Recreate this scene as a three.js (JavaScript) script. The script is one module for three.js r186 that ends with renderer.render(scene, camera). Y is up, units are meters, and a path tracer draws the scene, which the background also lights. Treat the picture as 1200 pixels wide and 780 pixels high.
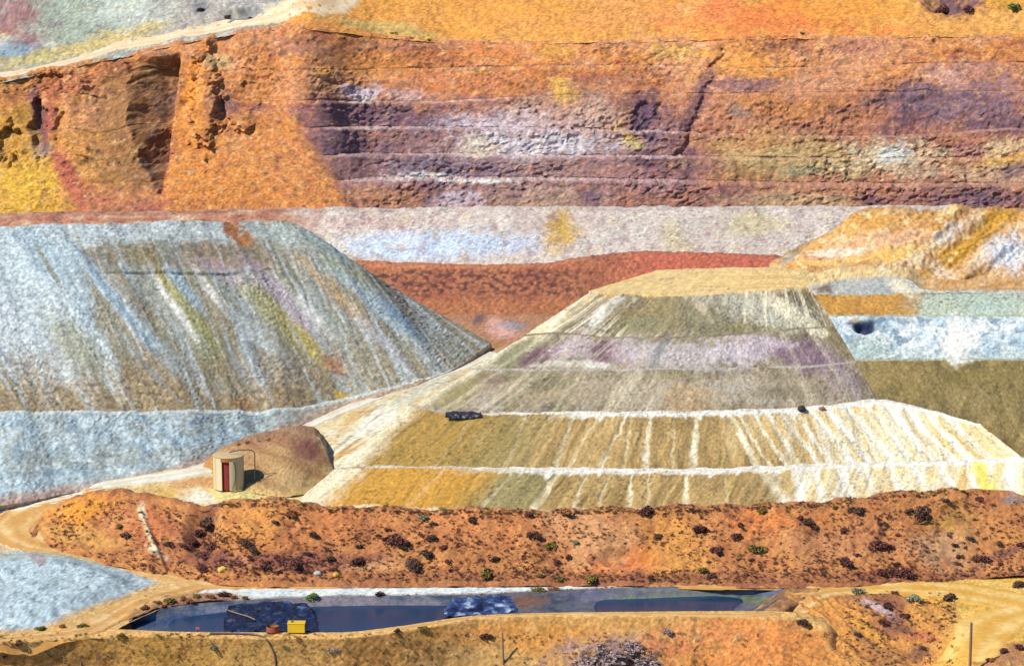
import * as THREE from 'three';
import { Sky } from 'three/addons/objects/Sky.js';
import { mergeGeometries } from 'three/addons/utils/BufferGeometryUtils.js';
import { RoundedBoxGeometry } from 'three/addons/geometries/RoundedBoxGeometry.js';

// ------------------------------------------------------------------ camera, sky, sun, exposure
const scene = new THREE.Scene();
const EYE = 98.5, FOCAL = 3000, HORIZON = -180, MIDX = 600, MIDY = 390;      // metres; plan units (1200 x 780 sheet)
const PITCH = Math.atan((MIDY - HORIZON) / FOCAL);
const camera = new THREE.PerspectiveCamera(2 * Math.atan(390 / FOCAL * 1) * 180 / Math.PI, 1024 / 665, 5, 9000);
camera.position.set(0, EYE, 0);
camera.rotation.x = -PITCH;
scene.add(camera);

const SUN = new THREE.Vector3(-0.72, 0.92, 0.52).normalize();
const sky = new Sky();
sky.name = 'sky'; sky.scale.setScalar(8000);
sky.userData = { kind: 'structure', label: 'clear blue daytime sky over the mine', category: 'sky' };
const su = sky.material.uniforms;
su.sunPosition.value.copy(SUN); su.turbidity.value = 3; su.rayleigh.value = 1.2; su.mieCoefficient.value = 0.004;
if (su.cloudCoverage) { su.cloudCoverage.value = 0.0; su.cloudDensity.value = 0.0; }
scene.add(sky);
scene.environmentIntensity = 0.13;
const sun = new THREE.DirectionalLight(new THREE.Color(1.0, 0.945, 0.86), 4.8);
sun.name = 'sun'; sun.position.copy(SUN).multiplyScalar(600).add(new THREE.Vector3(0, 0, -430));
sun.target.position.set(0, 0, -430); scene.add(sun); scene.add(sun.target);
sun.castShadow = true; sun.shadow.mapSize.set(4096, 4096);
Object.assign(sun.shadow.camera, { left: -220, right: 220, top: 220, bottom: -220, near: 10, far: 1400 });
const renderer = new THREE.WebGLRenderer({ antialias: true });
renderer.shadowMap.enabled = true;
renderer.toneMapping = THREE.LinearToneMapping;
renderer.toneMappingExposure = 1.5;

// ------------------------------------------------------------------ helpers: random, noise, colour
let seed = 20231;
const rnd = () => { seed |= 0; seed = seed + 0x6D2B79F5 | 0; let t = Math.imul(seed ^ seed >>> 15, 1 | seed); t = t + Math.imul(t ^ t >>> 7, 61 | t) ^ t; return ((t ^ t >>> 14) >>> 0) / 4294967296; };
const rr = (a, b) => a + (b - a) * rnd();
const PERM = new Uint8Array(512);
{ const p = [...Array(256).keys()]; for (let i = 255; i > 0; i--) { const j = Math.floor(rnd() * (i + 1)); [p[i], p[j]] = [p[j], p[i]]; } for (let i = 0; i < 512; i++) PERM[i] = p[i & 255]; }
const GX = [1, -1, 1, -1, 1.4, -1.4, 0, 0], GY = [1, 1, -1, -1, 0, 0, 1.4, -1.4];
function n2(x, y) {                                    // gradient noise, about -1 .. 1
  const xi = Math.floor(x), yi = Math.floor(y), fx = x - xi, fy = y - yi, X = xi & 255, Y = yi & 255;
  const u = fx * fx * fx * (fx * (fx * 6 - 15) + 10), v = fy * fy * fy * (fy * (fy * 6 - 15) + 10);
  const a = PERM[PERM[X] + Y] & 7, b = PERM[PERM[X + 1] + Y] & 7, c = PERM[PERM[X] + Y + 1] & 7, d = PERM[PERM[X + 1] + Y + 1] & 7;
  const A = GX[a] * fx + GY[a] * fy, B = GX[b] * (fx - 1) + GY[b] * fy, C = GX[c] * fx + GY[c] * (fy - 1), D = GX[d] * (fx - 1) + GY[d] * (fy - 1);
  return A + u * (B - A) + v * (C + u * (D - C) - A - u * (B - A));
}
function fbm(x, y, o = 4) { let s = 0, a = 0.55; for (let i = 0; i < o; i++) { s += a * n2(x, y); x = x * 2.03 + 17.3; y = y * 2.03 + 9.1; a *= 0.53; } return s; }
function ridge(x, y, o = 3) { let s = 0, a = 0.6; for (let i = 0; i < o; i++) { s += a * (1 - 2 * Math.abs(n2(x, y))); x = x * 2.07 + 5.2; y = y * 2.07 + 3.7; a *= 0.5; } return s; }
function cells(x, y) {                                 // cellular noise: [distance to the nearest point, its number, gap to the second]
  const xi = Math.floor(x), yi = Math.floor(y); let d1 = 9, d2 = 9, id = 0;
  for (let j = -1; j <= 1; j++) for (let i = -1; i <= 1; i++) {
    const h = PERM[PERM[(xi + i) & 255] + ((yi + j) & 255)], g = PERM[h + 57];
    const dx = xi + i + h / 256 - x, dy = yi + j + g / 256 - y, d = dx * dx + dy * dy;
    if (d < d1) { d2 = d1; d1 = d; id = PERM[h + 13] / 255; } else if (d < d2) d2 = d;
  }
  return [Math.sqrt(d1), id, Math.sqrt(d2) - Math.sqrt(d1)];
}
const hash = e => { let h = Math.imul(e ^ 0x9E3779B9, 0x85EBCA6B); h ^= h >>> 13; h = Math.imul(h, 0xC2B2AE35); h ^= h >>> 16; return (h >>> 0) / 4294967296; };
const clamp = (x, a = 0, b = 1) => x < a ? a : x > b ? b : x;
const sst = (a, b, x) => { const t = clamp((x - a) / (b - a)); return t * t * (3 - 2 * t); };
const lerp = (a, b, t) => a + (b - a) * t;
const BASE = 0.60;                                     // brightest base colour a given tone stands for
const lin = v => { v /= 255; return v <= 0.04045 ? v / 12.92 : ((v + 0.055) / 1.055) ** 2.4; };
const tone = (r, g, b) => [lin(r) * BASE, lin(g) * BASE, lin(b) * BASE];
const mixTo = (c, k, a) => { c[0] += (k[0] - c[0]) * a; c[1] += (k[1] - c[1]) * a; c[2] += (k[2] - c[2]) * a; return c; };
const ramp = (x, list) => { const n = list.length - 1, t = clamp(x) * n, i = Math.min(n - 1, Math.floor(t)), f = t - i; const A = list[i], B = list[i + 1]; return [lerp(A[0], B[0], f), lerp(A[1], B[1], f), lerp(A[2], B[2], f)]; };

// ------------------------------------------------------------------ helpers: survey sheet -> world
const cosP = Math.cos(PITCH), sinP = Math.sin(PITCH);
function rayOf(a, b) { const x = (a - MIDX) / FOCAL, y = (MIDY - b) / FOCAL; const ry = y * cosP - sinP, rz = -y * sinP - cosP; return [x / -rz, ry / -rz]; }   // per metre of depth
function byDepth(a, b, d) { const r = rayOf(a, b); return [r[0] * d, EYE + r[1] * d, -d]; }
function byHeight(a, b, h) { const r = rayOf(a, b); return byDepth(a, b, (h - EYE) / r[1]); }
function sheetOf(p) { const y = p[1] - EYE, z = p[2]; const cy = y * cosP - z * sinP, cz = y * sinP + z * cosP; return [MIDX + FOCAL * p[0] / -cz, MIDY - FOCAL * cy / -cz]; }
function along(line, x, k = 1) {                       // smooth interpolation of a drawn line
  const n = line.length; if (x <= line[0][0]) return line[0][k]; if (x >= line[n - 1][0]) return line[n - 1][k];
  let i = 0; while (line[i + 1][0] < x) i++;
  const p1 = line[i], p2 = line[i + 1], p0 = line[i - 1] || p1, p3 = line[i + 2] || p2, w = p2[0] - p1[0], t = (x - p1[0]) / w;
  let m1 = (p2[k] - p0[k]) / (p2[0] - p0[0] || 1) * w, m2 = (p3[k] - p1[k]) / (p3[0] - p1[0] || 1) * w;
  const s = p2[k] - p1[k], lim = 1.5 * Math.abs(s); m1 = clamp(m1, -lim, lim); m2 = clamp(m2, -lim, lim);
  return p1[k] * (1 - 3 * t * t + 2 * t * t * t) + p2[k] * (3 * t * t - 2 * t * t * t) + m1 * (t - 2 * t * t + t * t * t) + m2 * (t * t * t - t * t);
}
const val = (f, x) => typeof f === 'function' ? f(x) : Array.isArray(f) ? along(f, x) : f;
const soil = new THREE.MeshStandardMaterial({ vertexColors: true, roughness: 1.0, metalness: 0 });
const surfaces = {};
// A sheet of ground lofted through rows; each row has x: [from, to], line, and y (height), d (depth), slope (rise per metre from the row before) or ledge (metres of flat behind the row before).
function loft(o) {
  const nu = o.nu, ends = o.ends === undefined ? [0, 0] : o.ends, rows = [];
  o.rows.forEach((r, j) => {
    const prev = rows[j - 1], pts = [], xr = r.x || (prev && prev.xr);
    for (let i = 0; i <= nu; i++) {
      const u = i / nu; let a = lerp(xr[0], xr[1], u), p;
      if (r.ledge !== undefined) { const q = prev.pts[i], w = val(r.ledge, a); p = [q.p[0] * (q.p[2] - w) / q.p[2], q.p[1] + w * (r.tilt || 0.02), q.p[2] - w]; const s = sheetOf(p); a = s[0]; pts.push({ a: s[0], b: s[1], p }); continue; }
      const b = val(r.line, a) + (r.slope !== undefined && o.wobble !== 0 ? 1.3 * fbm(a * 0.022 + j * 7.3, j * 3.1, 4) : 0);
      if (r.y !== undefined) p = byHeight(a, b, val(r.y, a));
      else if (r.d !== undefined) p = byDepth(a, b, val(r.d, a));
      else { const q = prev.pts[i], k = rayOf(a, b)[1], s = val(r.slope, a), dq = -q.p[2]; let d = (EYE - q.p[1] + s * dq) / (s - k); if (!(d > dq + 0.05)) d = dq + 0.05; p = byDepth(a, b, d); }
      pts.push({ a, b, p });
    }
    rows.push({ pts, xr, n: r.n || 1, part: r.part, open: r.open });
  });
  const W = nu + 1, vs = []; let total = 0;
  for (let j = 1; j < rows.length; j++) total += rows[j].n;
  const H = total + 1, pos = new Float64Array(W * H * 3), A = new Float32Array(W * H), B = new Float32Array(W * H), band = new Uint8Array(H);
  let row = 0;
  for (let j = 1; j < rows.length; j++) { const n = rows[j].n; for (let k = (j === 1 ? 0 : 1); k <= n; k++) {
    const t = k / n; band[row] = j; vs.push(t);
    for (let i = 0; i < W; i++) { const q = rows[j - 1].pts[i], s = rows[j].pts[i], e = row * W + i; for (let c = 0; c < 3; c++) pos[e * 3 + c] = lerp(q.p[c], s.p[c], t); A[e] = lerp(q.a, s.a, t); B[e] = lerp(q.b, s.b, t); }
    row++; } }
  const base = pos.slice(), x0 = rows[0].xr[0], x1 = rows[0].xr[1];
  const colour = new Float32Array(W * H * 3);
  for (let j = 0; j < H; j++) for (let i = 0; i < W; i++) {
    const e = j * W + i, i0 = Math.max(0, i - 1), i1 = Math.min(W - 1, i + 1), j0 = Math.max(0, j - 1), j1 = Math.min(H - 1, j + 1);
    const ux = base[(j * W + i1) * 3] - base[(j * W + i0) * 3], uy = base[(j * W + i1) * 3 + 1] - base[(j * W + i0) * 3 + 1], uz = base[(j * W + i1) * 3 + 2] - base[(j * W + i0) * 3 + 2];
    const wx = base[(j1 * W + i) * 3] - base[(j0 * W + i) * 3], wy = base[(j1 * W + i) * 3 + 1] - base[(j0 * W + i) * 3 + 1], wz = base[(j1 * W + i) * 3 + 2] - base[(j0 * W + i) * 3 + 2];
    let nx = uy * wz - uz * wy, ny = uz * wx - ux * wz, nz = ux * wy - uy * wx; const l = Math.hypot(nx, ny, nz) || 1; nx /= l; ny /= l; nz /= l;
    const g = { a: A[e], b: B[e], r: lerp(x0, x1, i / nu), u: i / nu, v: vs[j], band: band[j], x: base[e * 3], y: base[e * 3 + 1], z: base[e * 3 + 2] };
    g.w = g.y - g.z * 0.35;                             // a running coordinate up the slope, metres
    const h = o.disp ? o.disp(g) : 0;
    if (typeof h === 'number') { pos[e * 3] += nx * h; pos[e * 3 + 1] += ny * h; pos[e * 3 + 2] += nz * h; }
    else { pos[e * 3] += nx * h[0] + h[1]; pos[e * 3 + 1] += ny * h[0] + h[2]; pos[e * 3 + 2] += nz * h[0] + h[3]; }
    const c = o.paint(g), st = o.stones === undefined ? 0.42 : o.stones, peb = n2(g.x * 2.3 + 0.7 * n2(g.x * 0.9, g.w), g.w * 2.7), lump = n2(g.x * 0.95 + 7, g.w * 1.2 + 3), clus = 0.12 + 1.3 * sst(-0.12, 0.32, fbm(g.x * 0.13 + 31, g.w * 0.17, 3));   // scattered darker and paler stones
    const dk = 1 - st * clus * (0.75 * sst(0.22, 0.5, peb) + 0.4 * sst(0.3, 0.55, lump)) + st * 0.45 * sst(-0.3, -0.6, peb); c[0] *= dk; c[1] *= dk; c[2] *= dk;
    const gr = 1 + (o.grain === undefined ? 0.42 : o.grain) * (hash(e) + hash(e >> 1) - 1); c[0] *= gr; c[1] *= gr; c[2] *= gr; colour[e * 3] = clamp(c[0], 0.004, 0.85); colour[e * 3 + 1] = clamp(c[1], 0.004, 0.85); colour[e * 3 + 2] = clamp(c[2], 0.004, 0.85);
  }
  const holder = o.parent || (o.split ? new THREE.Group() : null);
  function meshOf(name, ja, jb, open) {
    const lead = ends[0] > 0 && !open ? 6 : 0, tail = ends[1] > 0 && !open ? 6 : 0, WW = W + lead + tail, HH = jb - ja + 1;
    const P = new Float32Array(WW * HH * 3), C = new Float32Array(WW * HH * 3), uv = new Float32Array(WW * HH * 2), idx = new Uint32Array((WW - 1) * (HH - 1) * 6);
    for (let j = 0; j < HH; j++) for (let i = 0; i < WW; i++) {
      const ii = clamp(i - lead, 0, W - 1), e = (ja + j) * W + ii, f = j * WW + i;
      let k = 0; if (i < lead) k = (lead - i) / 6 * ends[0]; else if (i >= lead + W) k = (i - lead - W + 1) / 6 * ends[1];
      const drop = k * (o.drop === undefined ? 0.5 : o.drop);
      P[f * 3] = pos[e * 3] * (1 + k / -pos[e * 3 + 2]) ; P[f * 3 + 1] = pos[e * 3 + 1] - drop; P[f * 3 + 2] = pos[e * 3 + 2] - k;
      for (let c = 0; c < 3; c++) C[f * 3 + c] = colour[e * 3 + c];
      uv[f * 2] = P[f * 3]; uv[f * 2 + 1] = P[f * 3 + 1] - P[f * 3 + 2];
    }
    let q = 0;
    for (let j = 0; j < HH - 1; j++) for (let i = 0; i < WW - 1; i++) { const e = j * WW + i; idx[q++] = e; idx[q++] = e + 1; idx[q++] = e + WW + 1; idx[q++] = e; idx[q++] = e + WW + 1; idx[q++] = e + WW; }
    const geo = new THREE.BufferGeometry();
    geo.setAttribute('position', new THREE.BufferAttribute(P, 3)); geo.setAttribute('color', new THREE.BufferAttribute(C, 3)); geo.setAttribute('uv', new THREE.BufferAttribute(uv, 2));
    geo.setIndex(new THREE.BufferAttribute(idx, 1)); geo.computeVertexNormals();
    const m = new THREE.Mesh(geo, o.mat || soil); m.name = name; m.castShadow = m.receiveShadow = true; return m;
  }
  let out;
  if (o.split) {
    let ja = 0;
    for (let j = 1; j < rows.length; j++) { const jb = ja + rows[j].n; holder.add(meshOf(rows[j].part || 'terrace_face', ja, jb, rows[j].open)); ja = jb; }
    out = holder; if (!o.parent) { out.name = o.name; scene.add(out); }
  } else { out = meshOf(o.name, 0, H - 1); if (o.parent) o.parent.add(out); else scene.add(out); }
  if (!o.parent) { out.userData = { label: o.label, category: o.category || 'terrain' }; if (o.kind !== 'thing') out.userData.kind = 'structure'; }
  const S = { W, H, pos, A, B };
  S.at = (a, b) => { let best = 1e9, q = 0; for (let j = 0; j < H; j++) for (let i = 0; i < W; i++) { const e = j * W + i, d = (A[e] - a) ** 2 + (B[e] - b) ** 2; if (d < best) { best = d; q = e; } } return [pos[q * 3], pos[q * 3 + 1], pos[q * 3 + 2], Math.sqrt(best)]; };
  surfaces[o.key || o.name] = S;
  return out;
}
// patches of other ground: [a, b, half length, half height, turn in degrees, tone, strength, raggedness]
function patches(list) {
  const L = list.map(([a, b, ra, rb, deg, col, s = 1, rag = 0.5]) => ({ a, b, ra, rb, c: Math.cos(deg * Math.PI / 180), s: Math.sin(deg * Math.PI / 180), col, k: s, rag, R: Math.max(ra, rb) * 2 }));
  return (c, g) => {
    const w1 = fbm(g.x * 0.13 + 3.1, g.w * 0.17 + 7.7, 5), w2 = fbm(g.x * 0.13 + 43.1, g.w * 0.17 - 17.7, 5), w3 = fbm(g.x * 0.9, g.w * 1.1 + 31, 3);
    for (const p of L) {
      let dx = g.a - p.a, dy = g.b - p.b; if (dx > p.R || dx < -p.R || dy > p.R || dy < -p.R) continue;
      const ex = (dx * p.c + dy * p.s) / p.ra + w1 * p.rag * 1.7, ey = (-dx * p.s + dy * p.c) / p.rb + w2 * p.rag * 1.7, q = Math.sqrt(ex * ex + ey * ey) + w3 * p.rag * 1.5;
      if (q < 1.4) mixTo(c, p.col, p.k * sst(1.4, 0.45, q));
    }
    return c;
  };
}
const speckle = (c, x, y, amt) => { const k = 1 + amt * n2(x, y); c[0] *= k; c[1] *= k; c[2] *= k; return c; };

// ------------------------------------------------------------------ ground far and wide
{
  const g = new THREE.PlaneGeometry(6000, 6000, 60, 60); g.rotateX(-Math.PI / 2);
  const m = new THREE.Mesh(g, new THREE.MeshStandardMaterial({ color: new THREE.Color(...tone(176, 128, 78)), roughness: 1 }));
  m.name = 'ground'; m.position.set(0, -14, -1500); m.receiveShadow = true;
  m.userData = { kind: 'structure', label: 'wide brown desert ground lying beneath the mine workings', category: 'ground' }; scene.add(m);
}

// ------------------------------------------------------------------ tones
const T = {
  orange: tone(212, 138, 66), salmon: tone(214, 150, 104), rust: tone(188, 108, 66), amber: tone(222, 156, 64), ochre: tone(206, 150, 44), gold: tone(226, 176, 72),
  cream: tone(238, 214, 158), khaki: tone(198, 170, 108), mauve: tone(150, 112, 112), violet: tone(112, 82, 98), plum: tone(96, 66, 82), lilac: tone(206, 186, 190), pink: tone(214, 164, 146),
  maroon: tone(120, 56, 46), umber: tone(104, 72, 48), brown: tone(142, 104, 62), olive: tone(128, 110, 52), moss: tone(136, 128, 72), sage: tone(160, 164, 128), grey: tone(158, 152, 142), slate: tone(112, 116, 118),
  ice: tone(206, 216, 212), powder: tone(180, 198, 200), steel: tone(132, 156, 168), white: tone(245, 239, 222), ivory: tone(242, 229, 190), lemon: tone(226, 204, 84), red: tone(184, 86, 62), navy: tone(38, 48, 84),
};

// ------------------------------------------------------------------ pit wall with benches
const rimLine = [[-200, 146], [0, 98], [100, 74], [200, 54], [260, 43], [330, 32], [400, 38], [480, 46], [700, 50], [800, 46], [1000, 44], [1200, 42], [1400, 40]];
const alcove = g => { // a deep recess in the left of the wall, its edge slanting down
  const rag = 4 * fbm(g.b * 0.06, g.a * 0.02, 3), right = 214 - (g.b - 60) * 0.13 + rag * 0.4, left = 150 + Math.max(0, g.b - 150) * 0.42 + rag * 2;
  return clamp((g.a - left) / (right - 4 - left)) ** 0.8 * sst(right + 1.5, right - 3, g.a) * sst(60, 96, g.b) * sst(240, 185, g.b);
};
{
  const benchAt = (x, at = 350) => sst(at - 30, at + 45, x);
  const paintWall = patches([
    // left crags
    [20, 150, 60, 60, 0, tone(190, 142, 44), 0.75], [60, 105, 70, 16, -14, T.rust, 0.7], [110, 130, 36, 40, 0, T.salmon, 0.5], [110, 185, 40, 36, 20, T.amber, 0.6], [140, 140, 22, 60, 0, tone(170, 108, 52), 0.7],
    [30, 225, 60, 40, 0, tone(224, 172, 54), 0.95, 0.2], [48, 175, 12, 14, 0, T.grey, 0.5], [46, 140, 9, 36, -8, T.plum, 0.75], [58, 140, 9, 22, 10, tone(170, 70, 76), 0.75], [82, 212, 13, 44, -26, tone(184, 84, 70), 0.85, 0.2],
    [130, 235, 60, 14, 6, tone(196, 124, 88), 0.6], [188, 85, 24, 26, 0, tone(120, 84, 40), 0.7], [190, 130, 16, 28, 0, T.plum, 0.8], [180, 190, 12, 36, 0, tone(126, 98, 88), 0.7], [150, 200, 16, 36, 0, tone(150, 106, 60), 0.5],
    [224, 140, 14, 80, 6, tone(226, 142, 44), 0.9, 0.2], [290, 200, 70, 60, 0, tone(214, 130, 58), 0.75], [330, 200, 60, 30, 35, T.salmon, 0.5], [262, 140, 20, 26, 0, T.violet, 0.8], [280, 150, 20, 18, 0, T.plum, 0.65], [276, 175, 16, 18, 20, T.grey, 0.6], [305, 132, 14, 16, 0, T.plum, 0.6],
    [255, 72, 18, 8, 10, T.khaki, 0.8], [300, 50, 50, 18, -15, T.salmon, 0.4], [280, 242, 130, 10, 0, tone(176, 104, 74), 0.6], [345, 55, 34, 12, 0, T.violet, 0.35], [215, 245, 70, 8, 0, tone(164, 92, 72), 0.7],
    // middle, mauve benches
    [470, 190, 150, 70, 0, T.mauve, 0.8, 0.3], [640, 190, 170, 64, 0, tone(160, 124, 122), 0.75, 0.3], [420, 135, 70, 14, 4, T.violet, 0.8], [500, 140, 50, 16, 0, T.violet, 0.75], [380, 165, 40, 18, 0, T.violet, 0.6], [430, 175, 50, 12, 0, T.violet, 0.5], [420, 108, 26, 8, 0, T.lilac, 0.9], [425, 118, 16, 4, 0, T.white, 0.7], [480, 112, 30, 8, 0, T.lilac, 0.4],
    [600, 143, 70, 15, 0, T.lilac, 0.95], [620, 170, 96, 16, 0, tone(212, 200, 198), 0.95], [540, 200, 90, 14, 0, tone(190, 168, 172), 0.6], [560, 173, 22, 12, 20, T.cream, 0.4], [700, 140, 34, 20, 0, tone(206, 172, 150), 0.6], [735, 150, 14, 22, 0, T.gold, 0.5], [660, 105, 20, 14, 40, T.gold, 0.75], [640, 130, 70, 18, 0, tone(206, 168, 144), 0.5],
    [505, 198, 40, 14, 0, tone(112, 92, 106), 0.8], [570, 200, 40, 12, 0, T.violet, 0.7], [490, 207, 34, 5, 0, T.white, 0.65], [560, 212, 50, 3, 2, T.white, 0.7], [640, 200, 50, 14, 0, tone(164, 126, 112), 0.6], [500, 230, 24, 16, 0, T.plum, 0.8], [540, 236, 30, 14, 0, T.lilac, 0.75], [440, 232, 60, 16, 0, tone(188, 130, 90), 0.7], [640, 232, 60, 14, 0, tone(190, 158, 132), 0.7], [690, 232, 12, 14, 0, T.violet, 0.8],
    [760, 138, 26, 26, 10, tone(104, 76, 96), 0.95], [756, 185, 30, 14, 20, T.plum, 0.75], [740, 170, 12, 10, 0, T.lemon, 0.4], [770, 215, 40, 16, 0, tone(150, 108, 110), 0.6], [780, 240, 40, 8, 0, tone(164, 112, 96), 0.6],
    [440, 70, 60, 24, 0, tone(206, 132, 62), 0.7], [560, 60, 80, 16, 0, tone(210, 126, 62), 0.6], [650, 62, 26, 8, 0, T.amber, 0.8], [560, 95, 90, 14, 0, tone(200, 116, 62), 0.6], [780, 62, 30, 8, 0, tone(216, 168, 84), 0.7], [720, 95, 60, 8, -6, T.violet, 0.35], [470, 55, 80, 7, 0, T.violet, 0.35],
    // right
    [822, 110, 10, 66, 28, T.plum, 0.75], [806, 190, 8, 40, 12, T.plum, 0.7], [880, 72, 60, 22, 0, tone(218, 146, 60), 0.8], [1000, 60, 90, 24, -5, T.salmon, 0.7], [880, 100, 40, 8, 0, T.violet, 0.75], [865, 132, 14, 10, 30, T.slate, 0.6], [930, 125, 60, 18, 0, tone(204, 132, 66), 0.7], [1000, 55, 40, 8, 0, tone(170, 104, 88), 0.6], [950, 105, 60, 14, 0, tone(200, 142, 110), 0.5],
    [1080, 125, 50, 26, 0, tone(110, 86, 102), 0.85], [1160, 115, 60, 26, 0, tone(134, 104, 116), 0.8], [1050, 150, 30, 12, -30, T.plum, 0.5], [1170, 148, 50, 12, 0, T.violet, 0.7], [1140, 80, 60, 10, 0, T.mauve, 0.5], [1110, 90, 30, 14, 0, T.pink, 0.5],
    [900, 165, 70, 16, 0, tone(196, 146, 84), 0.8], [940, 190, 100, 22, 0, tone(196, 168, 108), 0.8], [1050, 185, 60, 22, 0, tone(216, 198, 156), 0.8], [1048, 178, 18, 14, 0, T.ice, 0.6], [1170, 188, 50, 8, -4, T.gold, 0.75], [1180, 172, 40, 10, -8, T.cream, 0.6], [1160, 205, 60, 14, 0, tone(206, 176, 138), 0.6], [1135, 180, 16, 16, 0, tone(170, 112, 110), 0.6], [1190, 200, 20, 8, -20, T.violet, 0.6],
    [880, 205, 60, 10, 0, tone(168, 120, 72), 0.7], [940, 200, 24, 8, 0, T.sage, 0.6], [845, 232, 50, 14, 0, T.violet, 0.45], [930, 235, 80, 12, 0, tone(196, 166, 122), 0.7], [1070, 232, 60, 12, 0, tone(166, 116, 104), 0.6], [1150, 234, 60, 12, 0, tone(116, 88, 104), 0.85], [1020, 238, 14, 10, 0, T.plum, 0.7],
  ]);
  const face = at => x => lerp(0.95, 2.9, benchAt(x, at)), shelf = (m, at, fade = 0.45) => x => 0.2 + m * benchAt(x, at) * (1 - fade * sst(790, 900, x));
  const rows = [
    { x: [-200, 1400], line: 262, y: 17.5 },
    { line: [[-200, 252], [300, 248], [1400, 247]], slope: 0.9, n: 10 },
    { ledge: x => 1 + 2.5 * benchAt(x, 380), n: 3 },
    { line: [[-200, 216], [380, 214], [560, 212], [800, 216], [1000, 219], [1400, 220]], slope: face(400), n: 36 },
    { ledge: shelf(6.4, 400, 0.1), n: 4 },
    { line: [[-200, 188], [400, 184], [560, 184], [700, 186], [1400, 188]], slope: face(380), n: 30 },
    { ledge: shelf(5.6, 380), n: 4 },
    { line: [[-200, 156], [400, 152], [560, 153], [720, 156], [850, 160], [1040, 162], [1200, 152], [1400, 150]], slope: face(360), n: 32 },
    { ledge: shelf(5.6, 360), n: 4 },
    { line: [[-200, 150], [-60, 122], [60, 112], [360, 120], [500, 122], [700, 112], [1400, 108]], slope: x => lerp(0.95, 2.0, benchAt(x, 345)), n: 38 },
    { ledge: x => 0.2 + 3.4 * sst(335, 390, x) * sst(680, 540, x) + 1.5 * sst(840, 900, x), n: 4 },
    { line: [[-200, 148], [0, 100], [100, 92], [300, 84], [500, 82], [700, 78], [900, 82], [1100, 76], [1400, 74]].map(([a, b]) => [a, Math.max(b, along(rimLine, a) + 2)]), slope: 1.35, n: 34 },
    { ledge: x => 0.2 + 2.2 * sst(420, 520, x), n: 3 },
    { line: rimLine, slope: 1.25, n: 40 },
    { ledge: 3, tilt: 0.1, n: 3 },
  ];
  loft({
    name: 'pit_wall', label: 'tall orange and mauve pit wall cut into stepped benches', category: 'cliff', nu: 1180, rows,
    disp: g => {
      const face = g.band % 2 === 1;
      const left = sst(400, 240, g.a), talus = Math.max(sst(120, 190, g.b) * sst(200, 240, g.a) * left, sst(188, 205, g.b) * sst(180, 100, g.a));
      const stepped = sst(350, 420, g.a) * sst(110, 125, g.b);
      const rough = lerp(1.25, 1.7, left) * (1 - 0.6 * talus) * (face ? 1 : 0.3) * (1 - 0.62 * stepped);
      const crag = sst(-0.12, 0.28, fbm(g.x * 0.045 + 20, g.w * 0.09, 3)) * 0.9 + 0.1;
      const jut = fbm(g.x * 0.22, g.w * 0.34, 5), bed = n2(g.x * 0.03, g.w * 0.9 + 2 * fbm(g.x * 0.05, g.w * 0.1, 2));
      let h = rough * (0.5 * ridge(g.x * 0.07, g.w * 0.1, 4) + crag * (1.3 * Math.max(0, jut) + 0.5 * Math.max(0, fbm(g.x * 0.8, g.w * 1.0, 4)) + 0.16 * bed) + 0.1 * fbm(g.x * 0.7, g.w * 0.7, 3));
      h += 2.6 * left * (1 - talus) * fbm(g.x * 0.07 + 9, g.w * 0.035, 3);
      const chip = cells(g.x * 0.8 + 0.6 * n2(g.x * 0.5, g.w * 0.5), g.w * 1.1); h += (chip[1] - 0.5) * (0.34 + 0.35 * stepped) * (crag + 0.4 * stepped) * sst(0.02, 0.2, chip[2]);
      if (face) h += 0.45 * stepped * fbm(g.x * 0.3 + 5, g.w * 0.05 + g.band, 3);      // blast hole flutes down the benches
      const fan = sst(345, 322, g.a - Math.max(0, g.b - 120) * 0.62 + 8 * n2(g.w * 0.2, 1)) * sst(212, 226, g.a + (g.b - 60) * 0.13) * sst(120, 150, g.b);
      if (fan > 0) h = lerp(h, 1.6 + 0.25 * fbm(g.x * 0.5, g.w * 0.5, 4) + 0.5 * sst(200, 235, g.b) * Math.max(0, fbm(g.x * 0.9, g.w * 0.9, 3)), fan * 0.9);
      const al = alcove(g);
      let back = -9.5 * al;
      const nook = (x, y, rx, ry) => sst(1.25, 0.6, Math.hypot((g.a - x) / rx + 0.9 * fbm(g.a * 0.07, g.b * 0.07, 3), (g.b - y) / ry + 0.9 * fbm(g.a * 0.07 + 9, g.b * 0.07, 3)));
      back -= 3 * nook(45, 150, 10, 34) + 3 * nook(10, 170, 13, 24) + 1.5 * nook(70, 150, 8, 16) + 1.7 * nook(258, 138, 10, 18) + 1.4 * nook(274, 158, 16, 10) + 1.2 * nook(305, 135, 10, 12) + 1.6 * nook(60, 95, 16, 7) + 1.1 * nook(762, 140, 20, 22);
      back += 2.4 * nook(285, 150, 10, 14) + 3 * nook(240, 120, 18, 60);
      const crack = Math.abs(g.a - (852 - (g.b - 52) * 0.40 + 7 * n2(g.b * 0.07, 2))); back -= 1.0 * sst(8, 0, crack + 3 * n2(g.a * 0.2, g.b * 0.2)) * sst(48, 62, g.b) * sst(215, 180, g.b);
      return [h, 0, 0, back];
    },
    paint: g => {
      const n = fbm(g.x * 0.06, g.w * 0.09, 4), m = fbm(g.x * 0.35 + 8, g.w * 0.5, 4);
      const c = ramp(0.5 + 0.95 * n + 0.3 * m, [tone(150, 92, 66), T.rust, T.orange, tone(208, 136, 84), T.salmon, T.amber]);
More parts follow.
